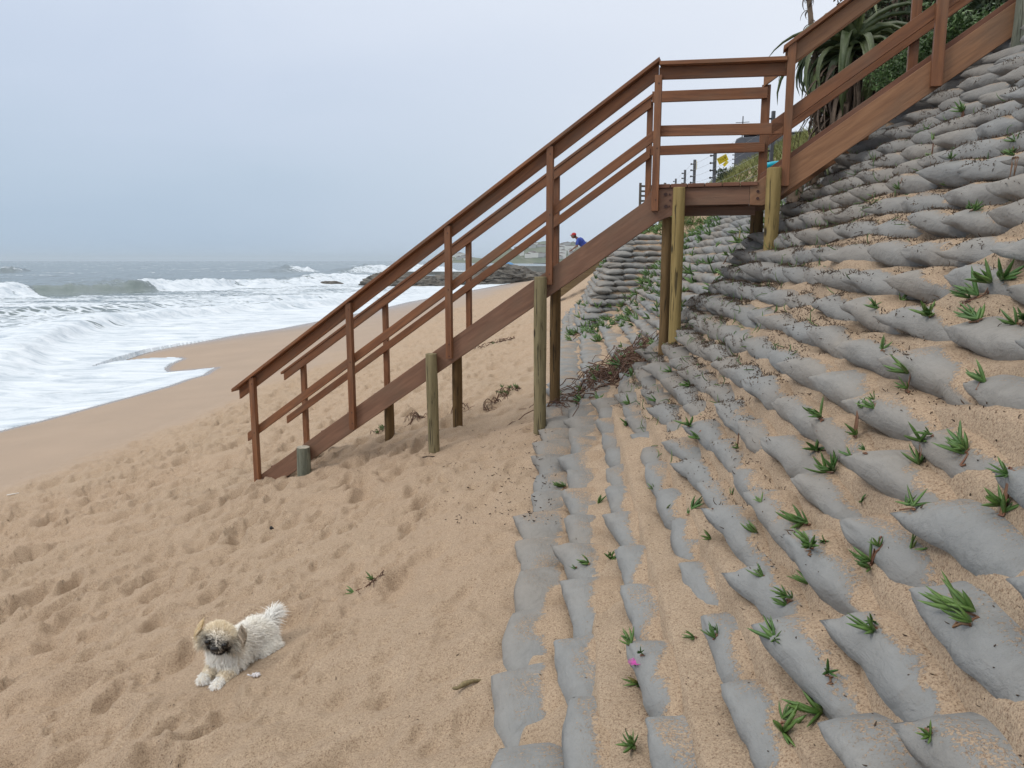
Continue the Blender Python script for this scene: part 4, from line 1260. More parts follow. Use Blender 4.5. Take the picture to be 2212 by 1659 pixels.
def build_bank_plants():
    p = gp(1832, 232, 9.0); aloe((p[0], p[1], gz(p[0], p[1]) - .05), float(gp(1832, 112, 9.0)[2]) - gz(p[0], p[1]), 64, 1.15, .075, 'big tree aloe with drooping leaves and shaggy dead skirt behind the upper flight', 3, 520, 2.5, tr=.13)
    p = gp(1765, 262, 8.6); aloe((p[0], p[1], gz(p[0], p[1])), .22, 26, .42, .022, 'small young aloe beside the landing corner post', 4, 60, 2.0)
    p = gp(1722, 290, 8.2); aloe((p[0], p[1], gz(p[0], p[1]) - .1), .42, 9, .25, .014, 'withered brown aloe head hanging just right of corner post', 5, 90, 3.0)
    p = gp(1795, 60, 9.4); q = gz(p[0], p[1])
    aloe((p[0], p[1], q), 3.35 - q, 16, .34, .02, 'thin dark aloe stalk rising above the handrail against the sky', 6, 110, 2.4, tr=.03, lean=(-.34, 0))
    p = gp(1945, 60, 10.5); aloe((p[0], p[1], gz(p[0], p[1])), 1.75, 40, .95, .05, 'second large aloe with arching leaves right of the big one', 8, 200, 2.4, tr=.11)
    bush('shrub', gp(2060, 70, 10.5), (1.15, .9, .95), 9000, .045, M_BUSH, 'dense dark shrub behind the upper flight of stairs', 'shrub', 31)
    bush('shrub', gp(1975, 30, 11.5), (1.2, .8, .75), 6000, .05, M_BROWNL, 'brown dry shrub between the aloe and dark shrub', 'shrub', 32)
    bush('shrub', gp(2165, 10, 10.0), (.9, .8, .8), 5000, .045, M_BUSH, 'dark shrub at the top right corner above stringer', 'shrub', 33)
    bush('shrub', gp(1890, 205, 9.6), (.7, .5, .42), 2600, .035, M_BUSH, 'low dark bush under the big aloe skirt', 'shrub', 34)
    for i, (px, py, yy, rx, rz) in enumerate([(1940, 165, 7.9, .55, .20), (2010, 108, 7.7, .5, .18), (2095, 50, 7.4, .5, .18)]):
        bush('ground_ivy', gp(px, py, yy), (rx, .35, rz), 2600, .022, M_IVY, ['bright green ivy patch just above the middle of upper stringer', 'green ivy patch beside the second upper post', 'green ivy patch near the top of the upper stringer'][i], 'ivy', 41 + i, branches=False, group='ivy along the top of the wall')
    bush('shrub', gp(1582, 384, 17.0), (.45, .4, .22), 1800, .03, M_BUSH, 'low dark green shrub beneath the yellow sign', 'shrub', 36)
    # trunk wrapped in dry leaves, behind the stringer
    p = gp(2092, 30, 10.2); b = MB(); b.tube([(p[0], p[1], p[2] - 1.0), (p[0] + .03, p[1], p[2] - .3), (p[0] - .03, p[1], p[2] + .8)], [.13, .12, .10], 12)
    t = empty('dead_leaf_column', Vector((p[0], p[1], p[2] - 1.0))); tag(t, 'pale peeling leaf-wrapped tree standing in front of the dark shrub', 'tree')
    b.build('trunk', simple('peeling_bark', (.20, .16, .11), .9, .5, 9, .02), t, smooth=True)
    rg = np.random.default_rng(9); sp_ = Soup()
    for i in range(90):
        long_leaf(sp_, (p[0], p[1], p[2] - .6 + 1.3 * rg.random()), rg.random() * 6.28, .35, .02, .1, 2.6, rg.random(), 6)
    sp_.obj('hanging_leaves', M_ALOED, t)
    # grass on the bank
    rg = np.random.default_rng(77); V = []; n = 0
    m = 120000
    xs = 1.6 + 7 * rg.random(m); ys = 8 + 26 * rg.random(m)
    h = hill(xs, ys) - .05; g = ground(xs, ys); ok = (h > g - .03) & (h > -1)
    xs, ys, zs = xs[ok], ys[ok], g[ok]
    P = np.stack([xs, ys, zs], -1)
    d = P[:, 1] * math.cos(PITCH) - P[:, 2] * math.sin(PITCH); a = P[:, 0] / d
    P = P[(a > .1) & (a < .8)]
    m = len(P); print('grass', m)
    an = rg.random(m) * 6.28; L = .07 + .12 * rg.random(m) ** 2; wd = .010 + .004 * rg.random(m)
    s = np.stack([np.cos(an), np.sin(an), 0 * an], -1) * wd[:, None]
    t = np.stack([rg.normal(size=m) * .5, rg.normal(size=m) * .5, np.ones(m)], -1) * L[:, None]
    V = np.stack([P - s, P + s, P + t * .6 + s * .6, P + t], 1).reshape(-1, 3)
    me = mesh_np('bank_grass', V, np.arange(4 * m).reshape(m, 4), M_GRASS, False, {'hue': np.repeat(np.clip(fbm(P[:, 0] * 2, P[:, 1] * 2, 5, 3) + rg.normal(size=m) * .12, 0, .87), 4)})
    tag(link('bank_grass', me), 'rough green-yellow grass on the bank above the sandbags', 'grass', kind='stuff')

# ------------------------------------------------------------------ bodies
def blob(parts, voxel, name, mat, parent=None, M=None, smooth_it=6):
    """one continuous skin grown round tapered limbs and masses"""
    b = MB()
    for q in parts:
        if q[0] == 'e': b.ball(q[1], q[2], 16, 12, Euler(q[3]).to_matrix() if len(q) > 3 else None)
        else:
            p0, p1, r0, r1 = Vector(q[1]), Vector(q[2]), q[3], q[4]
            n = 6
            for i in range(n + 1):
                t = i / n; b.ball(p0.lerp(p1, t), r0 + (r1 - r0) * t, 10, 8)
    me = bpy.data.meshes.new(name); me.from_pydata(b.v, [], b.f)
    o = bpy.data.objects.new(name, me); COL.objects.link(o)
    r = o.modifiers.new('r', 'REMESH'); r.mode = 'VOXEL'; r.voxel_size = voxel
    s = o.modifiers.new('s', 'SMOOTH'); s.iterations = smooth_it; s.factor = .5
    dg = bpy.context.evaluated_depsgraph_get(); ev = o.evaluated_get(dg)
    m2 = bpy.data.meshes.new_from_object(ev); m2.name = name
    bpy.data.objects.remove(o)
    for p in m2.polygons: p.use_smooth = True
    m2.materials.clear(); m2.materials.append(mat)
    return link(name, m2, parent, M)

M_FUR = Mat('dog_fur')
M_FUR.col(M_FUR.attr('fur', 'Color')); M_FUR.rough(.75); M_FUR.b.inputs['Specular IOR Level'].default_value = .15
M_FUR = M_FUR.m
M_DARK = simple('dog_nose', (.012, .011, .011), .35, .1)
M_EYE = simple('dog_eye', (.01, .008, .007), .08, .1)
def build_dog():
    rg = np.random.default_rng(4)
    f = np.array([-.42, -.907, 0]); yaw = math.atan2(f[1], f[0])
    c = hit(497, 1447); c = np.array([c[0], c[1], 0]); g0 = gz(c[0], c[1])
    # body lies along the slope of the sand
    back = c - f * .28; slope = math.atan2(g0 - gz(back[0], back[1]), .28) * .7
    base = Vector((c[0], c[1], g0 - .004))
    root = empty('dog', base); tag(root, 'small fluffy cream-white dog with black face lying on the beach sand', 'dog')
    M = Matrix.Translation(base) @ Matrix.Rotation(yaw, 4, 'Z') @ Matrix.Rotation(-slope, 4, 'Y') @ Matrix.Diagonal((.74, .98, .92, 1))
    hy = R(22)
    HM = Matrix.Translation((.035, 0, .160)) @ Matrix.Rotation(hy, 4, 'Z') @ Matrix.Rotation(R(12), 4, 'Y') @ Matrix.Rotation(R(-8), 4, 'X') @ Matrix.Diagonal((1.15, 1.24, 1.24, 1))
    def H(x, y, z): v = HM @ Vector((x, y, z)); return (v.x, v.y, v.z)
    parts = [('e', (.0, 0, .085), (.085, .078, .082)), ('e', (-.10, 0, .085), (.12, .080, .078)), ('e', (-.215, 0, .080), (.090, .085, .078)),
             ('e', (-.19, .085, .04), (.075, .032, .042)), ('e', (-.19, -.085, .04), (.075, .032, .042)), ('c', (-.16, .10, .018), (-.09, .105, .016), .018, .015),
             ('c', (-.16, -.10, .018), (-.09, -.105, .016), .018, .015),
             ('e', (.035, 0, .125), (.060, .062, .060)),
             ('c', (.01, .045, .06), (.10, .048, .026), .034, .026), ('c', (.10, .048, .026), (.150, .050, .020), .025, .022), ('e', (.165, .050, .018), (.028, .024, .018)),
             ('c', (.01, -.045, .06), (.085, -.040, .026), .034, .026), ('c', (.085, -.040, .026), (.135, -.036, .020), .025, .022), ('e', (.150, -.035, .018), (.028, .024, .018)),
             ('c', (-.27, 0, .10), (-.34, .02, .135), .022, .014),
             ('e', H(.03, 0, .045), (.062, .070, .056)), ('e', H(.075, 0, .028), (.028, .036, .028)), ('e', H(.035, .05, .02), (.03, .028, .035)), ('e', H(.035, -.05, .02), (.03, .028, .035))]
    M_SK = simple('dog_undercoat', (.80, .74, .64), .9, .15, 20)
    body = blob(parts, .0085, 'body', M_SK, root, M)
    me = body.data; n = len(me.vertices)
    V = np.zeros(n * 3, np.float32); me.vertices.foreach_get('co', V); V = V.reshape(-1, 3)
    N = np.zeros(n * 3, np.float32); me.vertices.foreach_get('normal', N); N = N.reshape(-1, 3)
    polys = np.array([list(p.vertices) for p in me.polygons if len(p.vertices) == 4])
    P0 = V[polys]; ar = np.linalg.norm(np.cross(P0[:, 1] - P0[:, 0], P0[:, 3] - P0[:, 0]), axis=1)
    HMi = np.array(HM.inverted())
    def strands(cnt, pick, length, wd, flow, name, colf, lift=.45):
        k = rg.choice(len(polys), cnt * 3, p=ar / ar.sum())
        u, v_ = rg.random((2, len(k), 1))
        q = polys[k]; P = (V[q[:, 0]] * (1 - u) + V[q[:, 1]] * u) * (1 - v_) + (V[q[:, 3]] * (1 - u) + V[q[:, 2]] * u) * v_
        Nn = (N[q[:, 0]] + N[q[:, 2]]) / 2; Nn /= np.linalg.norm(Nn, axis=1)[:, None] + 1e-9
        hl = (P @ HMi[:3, :3].T + HMi[:3, 3])
        ok = pick(P, hl) & (P[:, 2] > .004); P, Nn, hl = P[ok][:cnt], Nn[ok][:cnt], hl[ok][:cnt]
        m = len(P)
        L = (length(P, hl) * (.6 + .8 * rg.random(m)))[:, None]
        fl = flow(P, hl) + rg.normal(size=(m, 3)) * .28
        # locks: neighbouring hairs share a direction
        cell = np.floor(P / .016).astype(np.int64); hsh = (_h(cell[:, 0], cell[:, 1] + 31 * cell[:, 2], 5) - .5)[:, None]; hs2 = (_h(cell[:, 1], cell[:, 2] + 17 * cell[:, 0], 9) - .5)[:, None]
        fl = fl + np.concatenate([hsh, hs2, hsh * hs2 * 2], 1) * .9
        d = Nn * lift + fl * (1 - lift); d -= Nn * np.minimum(0, (d * Nn).sum(1))[:, None]; d /= np.linalg.norm(d, axis=1)[:, None] + 1e-9
        s = np.cross(d, rg.normal(size=(m, 3))); s /= np.linalg.norm(s, axis=1)[:, None] + 1e-9
        mid = P + d * L * .5; tip = P + d * L * .85 + np.array([0, 0, -.28]) * L * .6
        tip[:, 2] = np.maximum(tip[:, 2], .002); mid[:, 2] = np.maximum(mid[:, 2], .004)
        a = P - s * wd; b = P + s * wd; c_ = mid + s * wd * .8; d_ = mid - s * wd * .8; e_ = tip + s * wd * .12; g_ = tip - s * wd * .12
        VV = np.stack([a, b, c_, d_, e_, g_], 1).reshape(-1, 3)
        i = np.arange(m)[:, None] * 6
        F = np.vstack([i + np.array([[0, 1, 2, 3]]), i + np.array([[3, 2, 4, 5]])])
        col = np.clip(colf(P, hl) * (.90 + .18 * rg.random((m, 1))), 0, .95)
        return VV, F, np.repeat(col, 6, 0)
    def put(name, data):
        VV, F, C_ = data
        link(name, mesh_np(name, VV, F, M_FUR, True, {'fur': C_}), root, M)
    isface = lambda P, h: (h[:, 0] > .055) & (np.abs(h[:, 1]) < .052) & (h[:, 2] > -.01) & (h[:, 2] < .085)
    ishead = lambda P, h: (h[:, 0] > -.03) & (h[:, 2] > -.005) & (np.abs(h[:, 1]) < .085) & (P[:, 0] > .0)
    cream = np.array([.90, .84, .72]); white = np.array([.92, .91, .88]); tan = np.array([.80, .66, .44]); grey = np.array([.42, .38, .34]); black = np.array([.022, .018, .016])
    def colb(P, h):
        nz_ = vnoise(P[:, 0] * 14, P[:, 1] * 14 + P[:, 2] * 9, 6)[:, None]
        c_ = white * (1 - nz_ * .35) + cream * nz_ * .35
        gp_ = (np.exp(-((P[:, 0] + .12) / .07) ** 2 - ((P[:, 1] - .05) / .06) ** 2) * (P[:, 2] > .08))[:, None] * .25
        legs = ((P[:, 0] > .06) & (P[:, 0] < .125) & (P[:, 2] < .06))[:, None] * .6
        c_ = c_ * (1 - gp_) + grey * gp_; return c_ * (1 - legs) + np.array([.72, .58, .36]) * legs
    def colh(P, h):
        r = np.sqrt((h[:, 1] / .044) ** 2 + ((h[:, 2] - .030) / .038) ** 2)[:, None]
        dark = np.clip(1.6 - r, 0, 1) * (h[:, 0] > .05)[:, None]
        eye = sum(np.exp(-((h[:, 1] - y) / .017) ** 2 - ((h[:, 2] - .052) / .015) ** 2) for y in (-.03, .03))[:, None] * (h[:, 0] > .045)[:, None]
        dark = np.clip(np.maximum(dark * 1.4, eye * 1.3), 0, 1)
        side = np.clip((np.abs(h[:, 1]) - .045) / .02, 0, 1)[:, None]
        t = np.clip((h[:, 2] - .03) / .05, 0, 1)[:, None]
        c_ = cream * (1 - t * .5) + tan * t * .5
        c_ = c_ * (1 - side * .45) + grey * side * .45 * (h[:, 1:2] > 0) + tan * side * .45 * (h[:, 1:2] <= 0)
        muz = np.exp(-((h[:, 1]) / .012) ** 2 - ((h[:, 2] - .008) / .008) ** 2)[:, None] * .4
        c_ = c_ * (1 - dark) + black * dark
        return c_ * (1 - muz) + grey * muz
    bl = lambda P, h: np.where(P[:, 0] < -.285, .055, np.where((P[:, 0] > .07) & (P[:, 2] < .055), .017, np.where(P[:, 0] < -.22, .034, .027)))
    def flowb(P, h):
        f_ = np.tile(np.array([-.75, 0, -.35]), (len(P), 1)); f_[:, 1] += np.sign(P[:, 1]) * .25
        tail = P[:, 0] < -.285; f_[tail] = np.array([-1.2, .15, .25])
        fr = P[:, 0] > .03; f_[fr] = np.array([.35, 0, -.8])
        return f_
    put('fur', strands(30000, lambda P, h: ~ishead(P, h), bl, .0011, flowb, 'fur', colb))
    def flowh(P, h):
        loc = np.stack([np.full(len(P), -.45), np.sign(h[:, 1]) * .5, np.full(len(P), -.25)], 1)
        up_ = h[:, 2] > .075; loc[up_] = np.array([-.6, 0, .1])
        return loc @ np.array(HM)[:3, :3].T
    hlen = lambda P, h: np.where(isface(P, h), .010, np.where(np.abs(h[:, 1]) > .05, .036, .024))
    put('head_fur', strands(13000, ishead, hlen, .0009, flowh, 'head_fur', colh, .5))
    # drooping feathered ears
    for sy, cc in ((1, grey * .8 + tan * .2), (-1, tan)):
        m = 900; P = np.stack([.015 + .02 * rg.normal(size=m) * .6, sy * (.064 + .006 * rg.random(m)), .078 - .012 * rg.random(m)], 1)
        d = np.stack([rg.normal(size=m) * .25 + .1, sy * (.35 + .2 * rg.random(m)), -1.0 + 0 * P[:, 0]], 1); d /= np.linalg.norm(d, axis=1)[:, None]
        L = (.045 + .03 * rg.random(m))[:, None]; s = np.cross(d, rg.normal(size=(m, 3))); s /= np.linalg.norm(s, axis=1)[:, None]
        mid = P + d * L * .5 + np.array([0, sy * .006, 0]); tip = P + d * L * np.array([1, .4, 1])
        VV = np.stack([P - s * .0012, P + s * .0012, mid + s * .001, mid - s * .001, tip + s * .0002, tip - s * .0002], 1).reshape(-1, 3)
        VV = VV @ np.array(HM)[:3, :3].T + np.array(HM)[:3, 3]
        i = np.arange(m)[:, None] * 6
        link('ear', mesh_np('ear', VV, np.vstack([i + np.array([[0, 1, 2, 3]]), i + np.array([[3, 2, 4, 5]])]), M_FUR, True, {'fur': np.repeat(cc * (.7 + .6 * rg.random((m, 1))), 6, 0)}), root, M)
    # plumed tail
    m = 1500; t = rg.random(m); P = np.stack([-.27 - .07 * t, .01 + .02 * t + .008 * rg.normal(size=m), .105 + .05 * t + .008 * rg.normal(size=m)], 1)
    an = rg.normal(size=m) * .55; d = np.stack([-np.cos(an), np.sin(an), .45 + .45 * rg.normal(size=m) * .6], 1); d /= np.linalg.norm(d, axis=1)[:, None]
    L = (.045 + .04 * rg.random(m))[:, None]; s = np.cross(d, rg.normal(size=(m, 3))); s /= np.linalg.norm(s, axis=1)[:, None]
    mid = P + d * L * .5; tip = P + d * L + np.array([0, 0, -.012])
    VV = np.stack([P - s * .0012, P + s * .0012, mid + s * .001, mid - s * .001, tip + s * .0002, tip - s * .0002], 1).reshape(-1, 3)
    i = np.arange(m)[:, None] * 6
    link('tail', mesh_np('tail', VV, np.vstack([i + np.array([[0, 1, 2, 3]]), i + np.array([[3, 2, 4, 5]])]), M_FUR, True, {'fur': np.repeat(white * (.85 + .2 * rg.random((m, 1))), 6, 0)}), root, M)
    for sy in (-1, 1):
        b = MB(); b.ball((0, 0, 0), (.0095, .0105, .0105), 12, 8); b.build('eye', M_EYE, root, M @ HM @ Matrix.Translation((.086, sy * .030, .052)), smooth=True)
    b = MB(); b.ball((0, 0, 0), (.010, .015, .010), 12, 8); b.build('nose', M_DARK, root, M @ HM @ Matrix.Translation((.106, 0, .044)), smooth=True)

def build_person():
    p = at_y(1266, 606, 33.0); p[2] = gz(p[0], p[1])
    base = Vector(p); root = empty('person', base); tag(root, 'person in red cap and blue shirt bending forward on the sand behind the stairs', 'person')
    sk = simple('skin', (.16, .085, .055), .6, .1); sh = simple('blue_shirt', (.035, .07, .34), .8, .2, 6); so = simple('dark_shorts', (.04, .035, .05), .85, .2, 6); cp = simple('red_cap', (.42, .03, .035), .7, .1); hr = simple('dark_hair', (.015, .012, .010), .9, .1); shoe = simple('dark_shoe', (.03, .025, .025), .6, .1)
    M = Matrix.Translation(base) @ Matrix.Rotation(R(180), 4, 'Z')
    hipz = .92; hip = (0, 0, hipz); ch = (.30, 0, 1.26); nk = (.46, 0, 1.40); hd = (.57, 0, 1.46)
    parts = []
    for sy in (-1, 1):
        kx = .10 + .06 * sy
        parts += [('c', (0, .095 * sy, hipz), (kx, .10 * sy, .50), .088, .060), ('c', (kx, .10 * sy, .50), (-.05 + .10 * sy, .10 * sy, .09), .056, .038), ('c', (-.05 + .10 * sy, .10 * sy, .05), (.12 + .10 * sy, .11 * sy, .035), .04, .032)]
        parts += [('c', (.36, .19 * sy, 1.30), (.42, .23 * sy, 1.03), .052, .040), ('c', (.42, .23 * sy, 1.03), (.62, .17 * sy, .88), .038, .026), ('e', (.68, .16 * sy, .84), (.05, .022, .035))]
        for k in range(4): parts.append(('c', (.70, .16 * sy + .018 * (k - 1.5), .82), (.745 - .006 * abs(k - 1.5), .16 * sy + .02 * (k - 1.5), .785), .010, .008))
        parts.append(('c', (.67, .15 * sy - .02 * sy, .83), (.705, .12 * sy, .80), .011, .009))
    parts += [('c', hip, ch, .125, .14), ('e', (.28, 0, 1.24), (.16, .18, .13)), ('c', ch, nk, .07, .055), ('e', hd, (.092, .078, .115)), ('e', (.655, 0, 1.435), (.02, .016, .02)), ('e', (.57, .08, 1.45), (.02, .012, .03)), ('e', (.57, -.08, 1.45), (.02, .012, .03))]
    blob(parts, .016, 'body', sk, root, M, 4)
    blob([('c', (.02, 0, hipz + .06), (.28, 0, 1.24), .145, .165), ('e', (.28, 0, 1.25), (.17, .20, .145)), ('c', (.36, .19, 1.31), (.40, .22, 1.12), .070, .062), ('c', (.36, -.19, 1.31), (.40, -.22, 1.12), .070, .062)], .02, 'shirt', sh, root, M, 4)
    blob([('c', (-.01, 0, hipz + .04), (0, 0, hipz), .145, .14), ('c', (0, -.095, hipz), (.04, -.10, .56), .115, .095), ('c', (0, .095, hipz), (.13, .10, .56), .115, .095)], .02, 'shorts', so, root, M, 4)
    blob([('e', (.545, 0, 1.52), (.105, .090, .075)), ('e', (.66, 0, 1.49), (.075, .065, .014), (0, .25, 0))], .012, 'cap', cp, root, M, 2)
    blob([('e', (.50, 0, 1.45), (.055, .080, .08))], .012, 'hair', hr, root, M, 2)
    for sy in (-1, 1): blob([('c', (-.06 + .10 * sy, .10 * sy, .045), (.14 + .10 * sy, .11 * sy, .035), .05, .042)], .014, 'shoe', shoe, root, M, 2)

# ------------------------------------------------------------------ fence, house, lookout, far shore
M_POST = simple('fence_post_metal', (.10, .105, .12), .5, .15, 5)
M_INS = simple('black_insulator', (.02, .02, .022), .5, .1)
M_SIGN = simple('yellow_sign', (.75, .60, .02), .5, .08)
M_SIGNK = simple('sign_print', (.16, .11, .01), .6, .1)
def build_fence():
    root = empty('electric_fence', Vector((4.2, 15.5, gz(4.2, 15.5)))); tag(root, 'electric fence of dark posts with black insulators running along the grassed bank', 'fence')
    tops = [(1671, 240, 10.8, .035), (1545, 325, 15.5, .045), (1501, 345, 18.5, .045), (1480, 367, 23.0, .045), (1460, 386, 28.0, .045), (1589, 310, 27.0, .03)]
    tp = []
    for px, py, y, r in tops:
        t = Vector(at_y(px, py, y)); g = min(gz(t.x, t.y), t.z - 1.2) - .3
        b = MB(); b.box((t.x, t.y, (t.z + g) / 2), (r * 1.3, r * 1.3, t.z - g)); o = b.build('post', M_POST, root, bevel=.003)
        n = 8
        for i in range(n):
            z = t.z - .10 - i * .14
            b = MB(); b.tube([(t.x - r * .6, t.y, z), (t.x - r * .6 - .045, t.y - .01, z)], .012, 6); b.ball((t.x - r * .6 - .055, t.y - .01, z), .022, 8, 6)
            b.build('insulator', M_INS, o, smooth=True)
        tp.append(t)
    order = [5, 4, 3, 2, 1, 0]
    wm = simple('fence_wire', (.30, .31, .33), .4, .05)
    for i in range(8):
        b = MB()
        for a, c in ((4, 3), (3, 2), (2, 1), (1, 0)):
            z = Vector((-.08, -.01, -.10 - i * .14)); p, q = tp[a] + z, tp[c] + z
            m = (p + q) / 2 - Vector((0, 0, .02)); b.tube([p, m, q], .0022, 4)
        b.build('wire', wm, root)
    # warning plates hung on the wires
    def sign(px, py, y, w_, h_, ang, yaw, label):
        c = Vector(at_y(px, py, y)); M = Matrix.Translation(c) @ Matrix.Rotation(yaw, 4, 'Z') @ Matrix.Rotation(-ang, 4, 'Y')
        s = empty('warning_sign', c); tag(s, label, 'sign', 'yellow warning plates on the electric fence')
        b = MB(); b.box((0, 0, 0), (w_, .004, h_)); b.build('plate', M_SIGN, s, M, bevel=.001)
        k = MB(); w2, h2 = w_ * .42, h_ * .36
        for x0, x1, z0, z1 in ((-w2, w2, h2, h2 * .86), (-w2, w2, -h2 * .86, -h2), (-w2, -w2 * .95, -h2, h2), (w2 * .95, w2, -h2, h2)):
            k.box(((x0 + x1) / 2, -.003, (z0 + z1) / 2), (abs(x1 - x0), .002, abs(z0 - z1)))
        for j in range(2):
            x = -w2 * .75
            while x < w2 * .5:
                L = w2 * (.10 + .10 * ((int(x * 900) + j) % 3)); k.box((x + L / 2, -.003, h2 * (.3 - .55 * j)), (L, .002, h2 * .28)); x += L * 1.35
        k.add([(w2 * .62, -.004, h2 * .6), (w2 * .85, -.004, h2 * .6), (w2 * .72, -.004, h2 * .05), (w2 * .9, -.004, h2 * .05), (w2 * .6, -.004, -h2 * .65), (w2 * .68, -.004, -h2 * .05), (w2 * .55, -.004, -h2 * .05)], [(0, 1, 2, 3, 4, 5, 6)])
        k.build('print', M_SIGNK, s, M)
        return s, M
    s, M = sign(1561, 344, 15.3, .21, .125, R(28), R(8), 'tilted yellow warning plate with dark print hanging on the fence wires left of the house')
    b = MB(); b.box((.02, .001, -.10), (.12, .004, .06), Matrix.Rotation(R(-20), 3, 'Y')); b.build('lower_tag', M_SIGN, s, M)
    sign(1505, 357, 18.4, .05, .20, 0, R(70), 'narrow edge-on yellow plate on the third fence post')
    sign(1690, 261, 10.7, .22, .12, R(25), R(5), 'yellow warning plate half hidden behind the landing corner post')

def build_house():
    y0 = 31.0; a = at_y(1588, 297, y0); x0 = a[0]; zt = a[2]; x1 = x0 + 9
    root = empty('grey_house', Vector((x0, y0, 1.6))); tag(root, 'plain dark grey flat-roofed house on the bank behind the landing', 'house')
    m = simple('grey_render', (.085, .095, .115), .85, .12, 1.2)
    M = Matrix.Translation((x0, y0, 0)) @ Matrix.Rotation(R(-18), 4, 'Z')
    b = MB(); b.prism([(0, .3), (9, .3), (9, zt + .1), (.18, zt), (.05, zt - .06), (0, zt - .2)], 0, 7); b.build('wall', m, root, M, bevel=.02)
    b = MB(); b.box((4.6, 3.5, zt + .12), (8.6, 6.6, .05)); b.build('roof', simple('roof_coping', (.13, .14, .155), .8, .1), root, M)
    wpx = at_y(1693, 371, y0)[0] - x0; wz = at_y(1693, 371, y0)[2]
    f = MB(); f.box((wpx, -.02, wz), (.50, .06, .62)); fr = f.build('window', simple('white_frame', (.6, .6, .6), .5, .05), root, M, bevel=.01)
    g = MB(); g.box((wpx, -.055, wz), (.40, .01, .52)); g.build('pane', simple('pane_glass', (.35, .42, .45), .08, .05), fr, M)
    an = MB(); px = at_y(1597, 262, y0)[0] - x0
    an.tube([(.25, .4, zt - .1), (.25, .4, zt + .85)], .02, 6)
    for z in (.25, .45, .62): an.tube([(-.02, .4, zt + z), (.5, .4, zt + z)], .012, 5)
    an.tube([(.25, .4, zt + .55), (1.0, .8, zt + .1)], .006, 4)
    an.build('antenna', M_INS, root, M)

def build_lookout():
    """old grey timber stairs and deck farther along the bank"""
    y = 24.0
    root = empty('old_timber_stair', Vector(at_y(1375, 545, y))); tag(root, 'old grey timber deck with slatted rails farther along the bank, seen under the stairs', 'deck')
    gw = wood('grey_timber', (.075, .068, .058), (.16, .15, .13), .8); yw = wood('yellow_timber', (.13, .09, .045), (.26, .19, .10), .75)
    def P(px, py, yy=y): return Vector(at_y(px, py, yy))
    def bar(p, q, r, name, mat):
        b = MB(); d = (q - p); L = d.length; mid = (p + q) / 2
        M = Matrix.Translation(mid) @ d.to_track_quat('X', 'Z').to_matrix().to_4x4(); b.box((0, 0, 0), (L, .04, r)); return b.build(name, mat, root, M)
    for i, py in enumerate((402, 413, 423, 434, 445, 456)): bar(P(1383, py), P(1440, py + 1), .055, 'slat', gw)
    for px in (1383, 1411, 1436):
        b = MB(); t = P(px, 399); b.box((t.x, t.y - .04, t.z - .75), (.07, .05, 1.6)); b.build('slat_post', gw, root)
    for i, py in enumerate((466, 477, 488)): bar(P(1395, py, 24.3), P(1440, py, 24.3), .06, 'slat', gw)
    for px in (1408, 1428):
        a, b_ = P(px, 400, 24.2), P(px, 510, 24.2); b = MB(); b.box((a.x, a.y, (a.z + b_.z) / 2), (.07, .07, a.z - b_.z)); b.build('slat_post', gw, root)
    for k in range(12):
        a = P(1378 + 3.4 * k, 490, 24.6); b = MB(); b.box((a.x, a.y, a.z - .12), (.018, .02, .26)); b.build('picket', gw, root)
    b = MB()
    pl = [P(1194, 634, 24.4), P(1400, 478, 24.4), P(1400, 500, 24.4), P(1194, 655, 24.4)]
    b.add([(p.x, p.y, p.z) for p in pl] + [(p.x, p.y + .05, p.z) for p in pl], [(0, 1, 2, 3), (7, 6, 5, 4), (0, 4, 5, 1), (1, 5, 6, 2), (2, 6, 7, 3), (3, 7, 4, 0)])
    b.build('stair_stringer', yw, root)
    for k in range(9):
        q = P(1205 + 19 * k, 634 - 14.2 * k, 24.7); b = MB(); b.box((q.x, q.y + .35, q.z), (.24, .8, .035)); b.build('tread', gw, root)
    bar(P(1352, 513), P(1408, 511), .07, 'deck_edge', yw)
    a, c = P(1352, 509), P(1408, 508); b = MB(); b.box(((a.x + c.x) / 2, y + .6, a.z), (c.x - a.x, 1.25, .04)); b.build('deck_board', yw, root)
    for px, e in ((1351, 560), (1360, 560), (1372, 560)):
        a, c = P(px, 516), P(px, e); b = MB(); b.box((a.x, a.y + .1, (a.z + c.z) / 2), (.07, .07, a.z - c.z)); b.build('leg', gw, root)
    t = P(1387, 503, 23.9); b = MB()
    for k in range(5): b.ball((t.x - .18 + .09 * k, t.y, t.z + .01 * (k % 2)), (.10, .10, .055), 10, 6)
    o = b.build('green_tarp', simple('green_tarp', (.02, .13, .11), .6, .3, 9), None, smooth=True); tag(o, 'rolled green tarpaulin lying on the old grey timber deck', 'tarpaulin')
    # low concrete wall under the deck
    a, c = P(1300, 570, 25.5), P(1400, 520, 25.5); b = MB(); b.box(((a.x + c.x) / 2, 25.9, (a.z + c.z) / 2 - .3), (c.x - a.x, .3, c.z - a.z + .7))
    o = b.build('concrete_wall', simple('stained_concrete', (.17, .18, .165), .9, .35, 2.0, .01), None, bevel=.02); tag(o, 'low stained concrete wall beneath the old timber deck', 'wall')
    # cyan bucket-like cloth on the landing end
    p = Vector(at_y(1664, 357, 7.6)); b = MB(); b.tube([p + Vector((-.045, 0, -.01)), p + Vector((.05, 0, .012)), p + Vector((.13, 0, .04))], [.034, .028, .006], 12)
    o = b.build('cyan_pipe', simple('cyan_plastic', (.0, .36, .50), .35, .05), None, smooth=True); tag(o, 'bright cyan plastic pipe end poking out beside the landing corner', 'pipe')

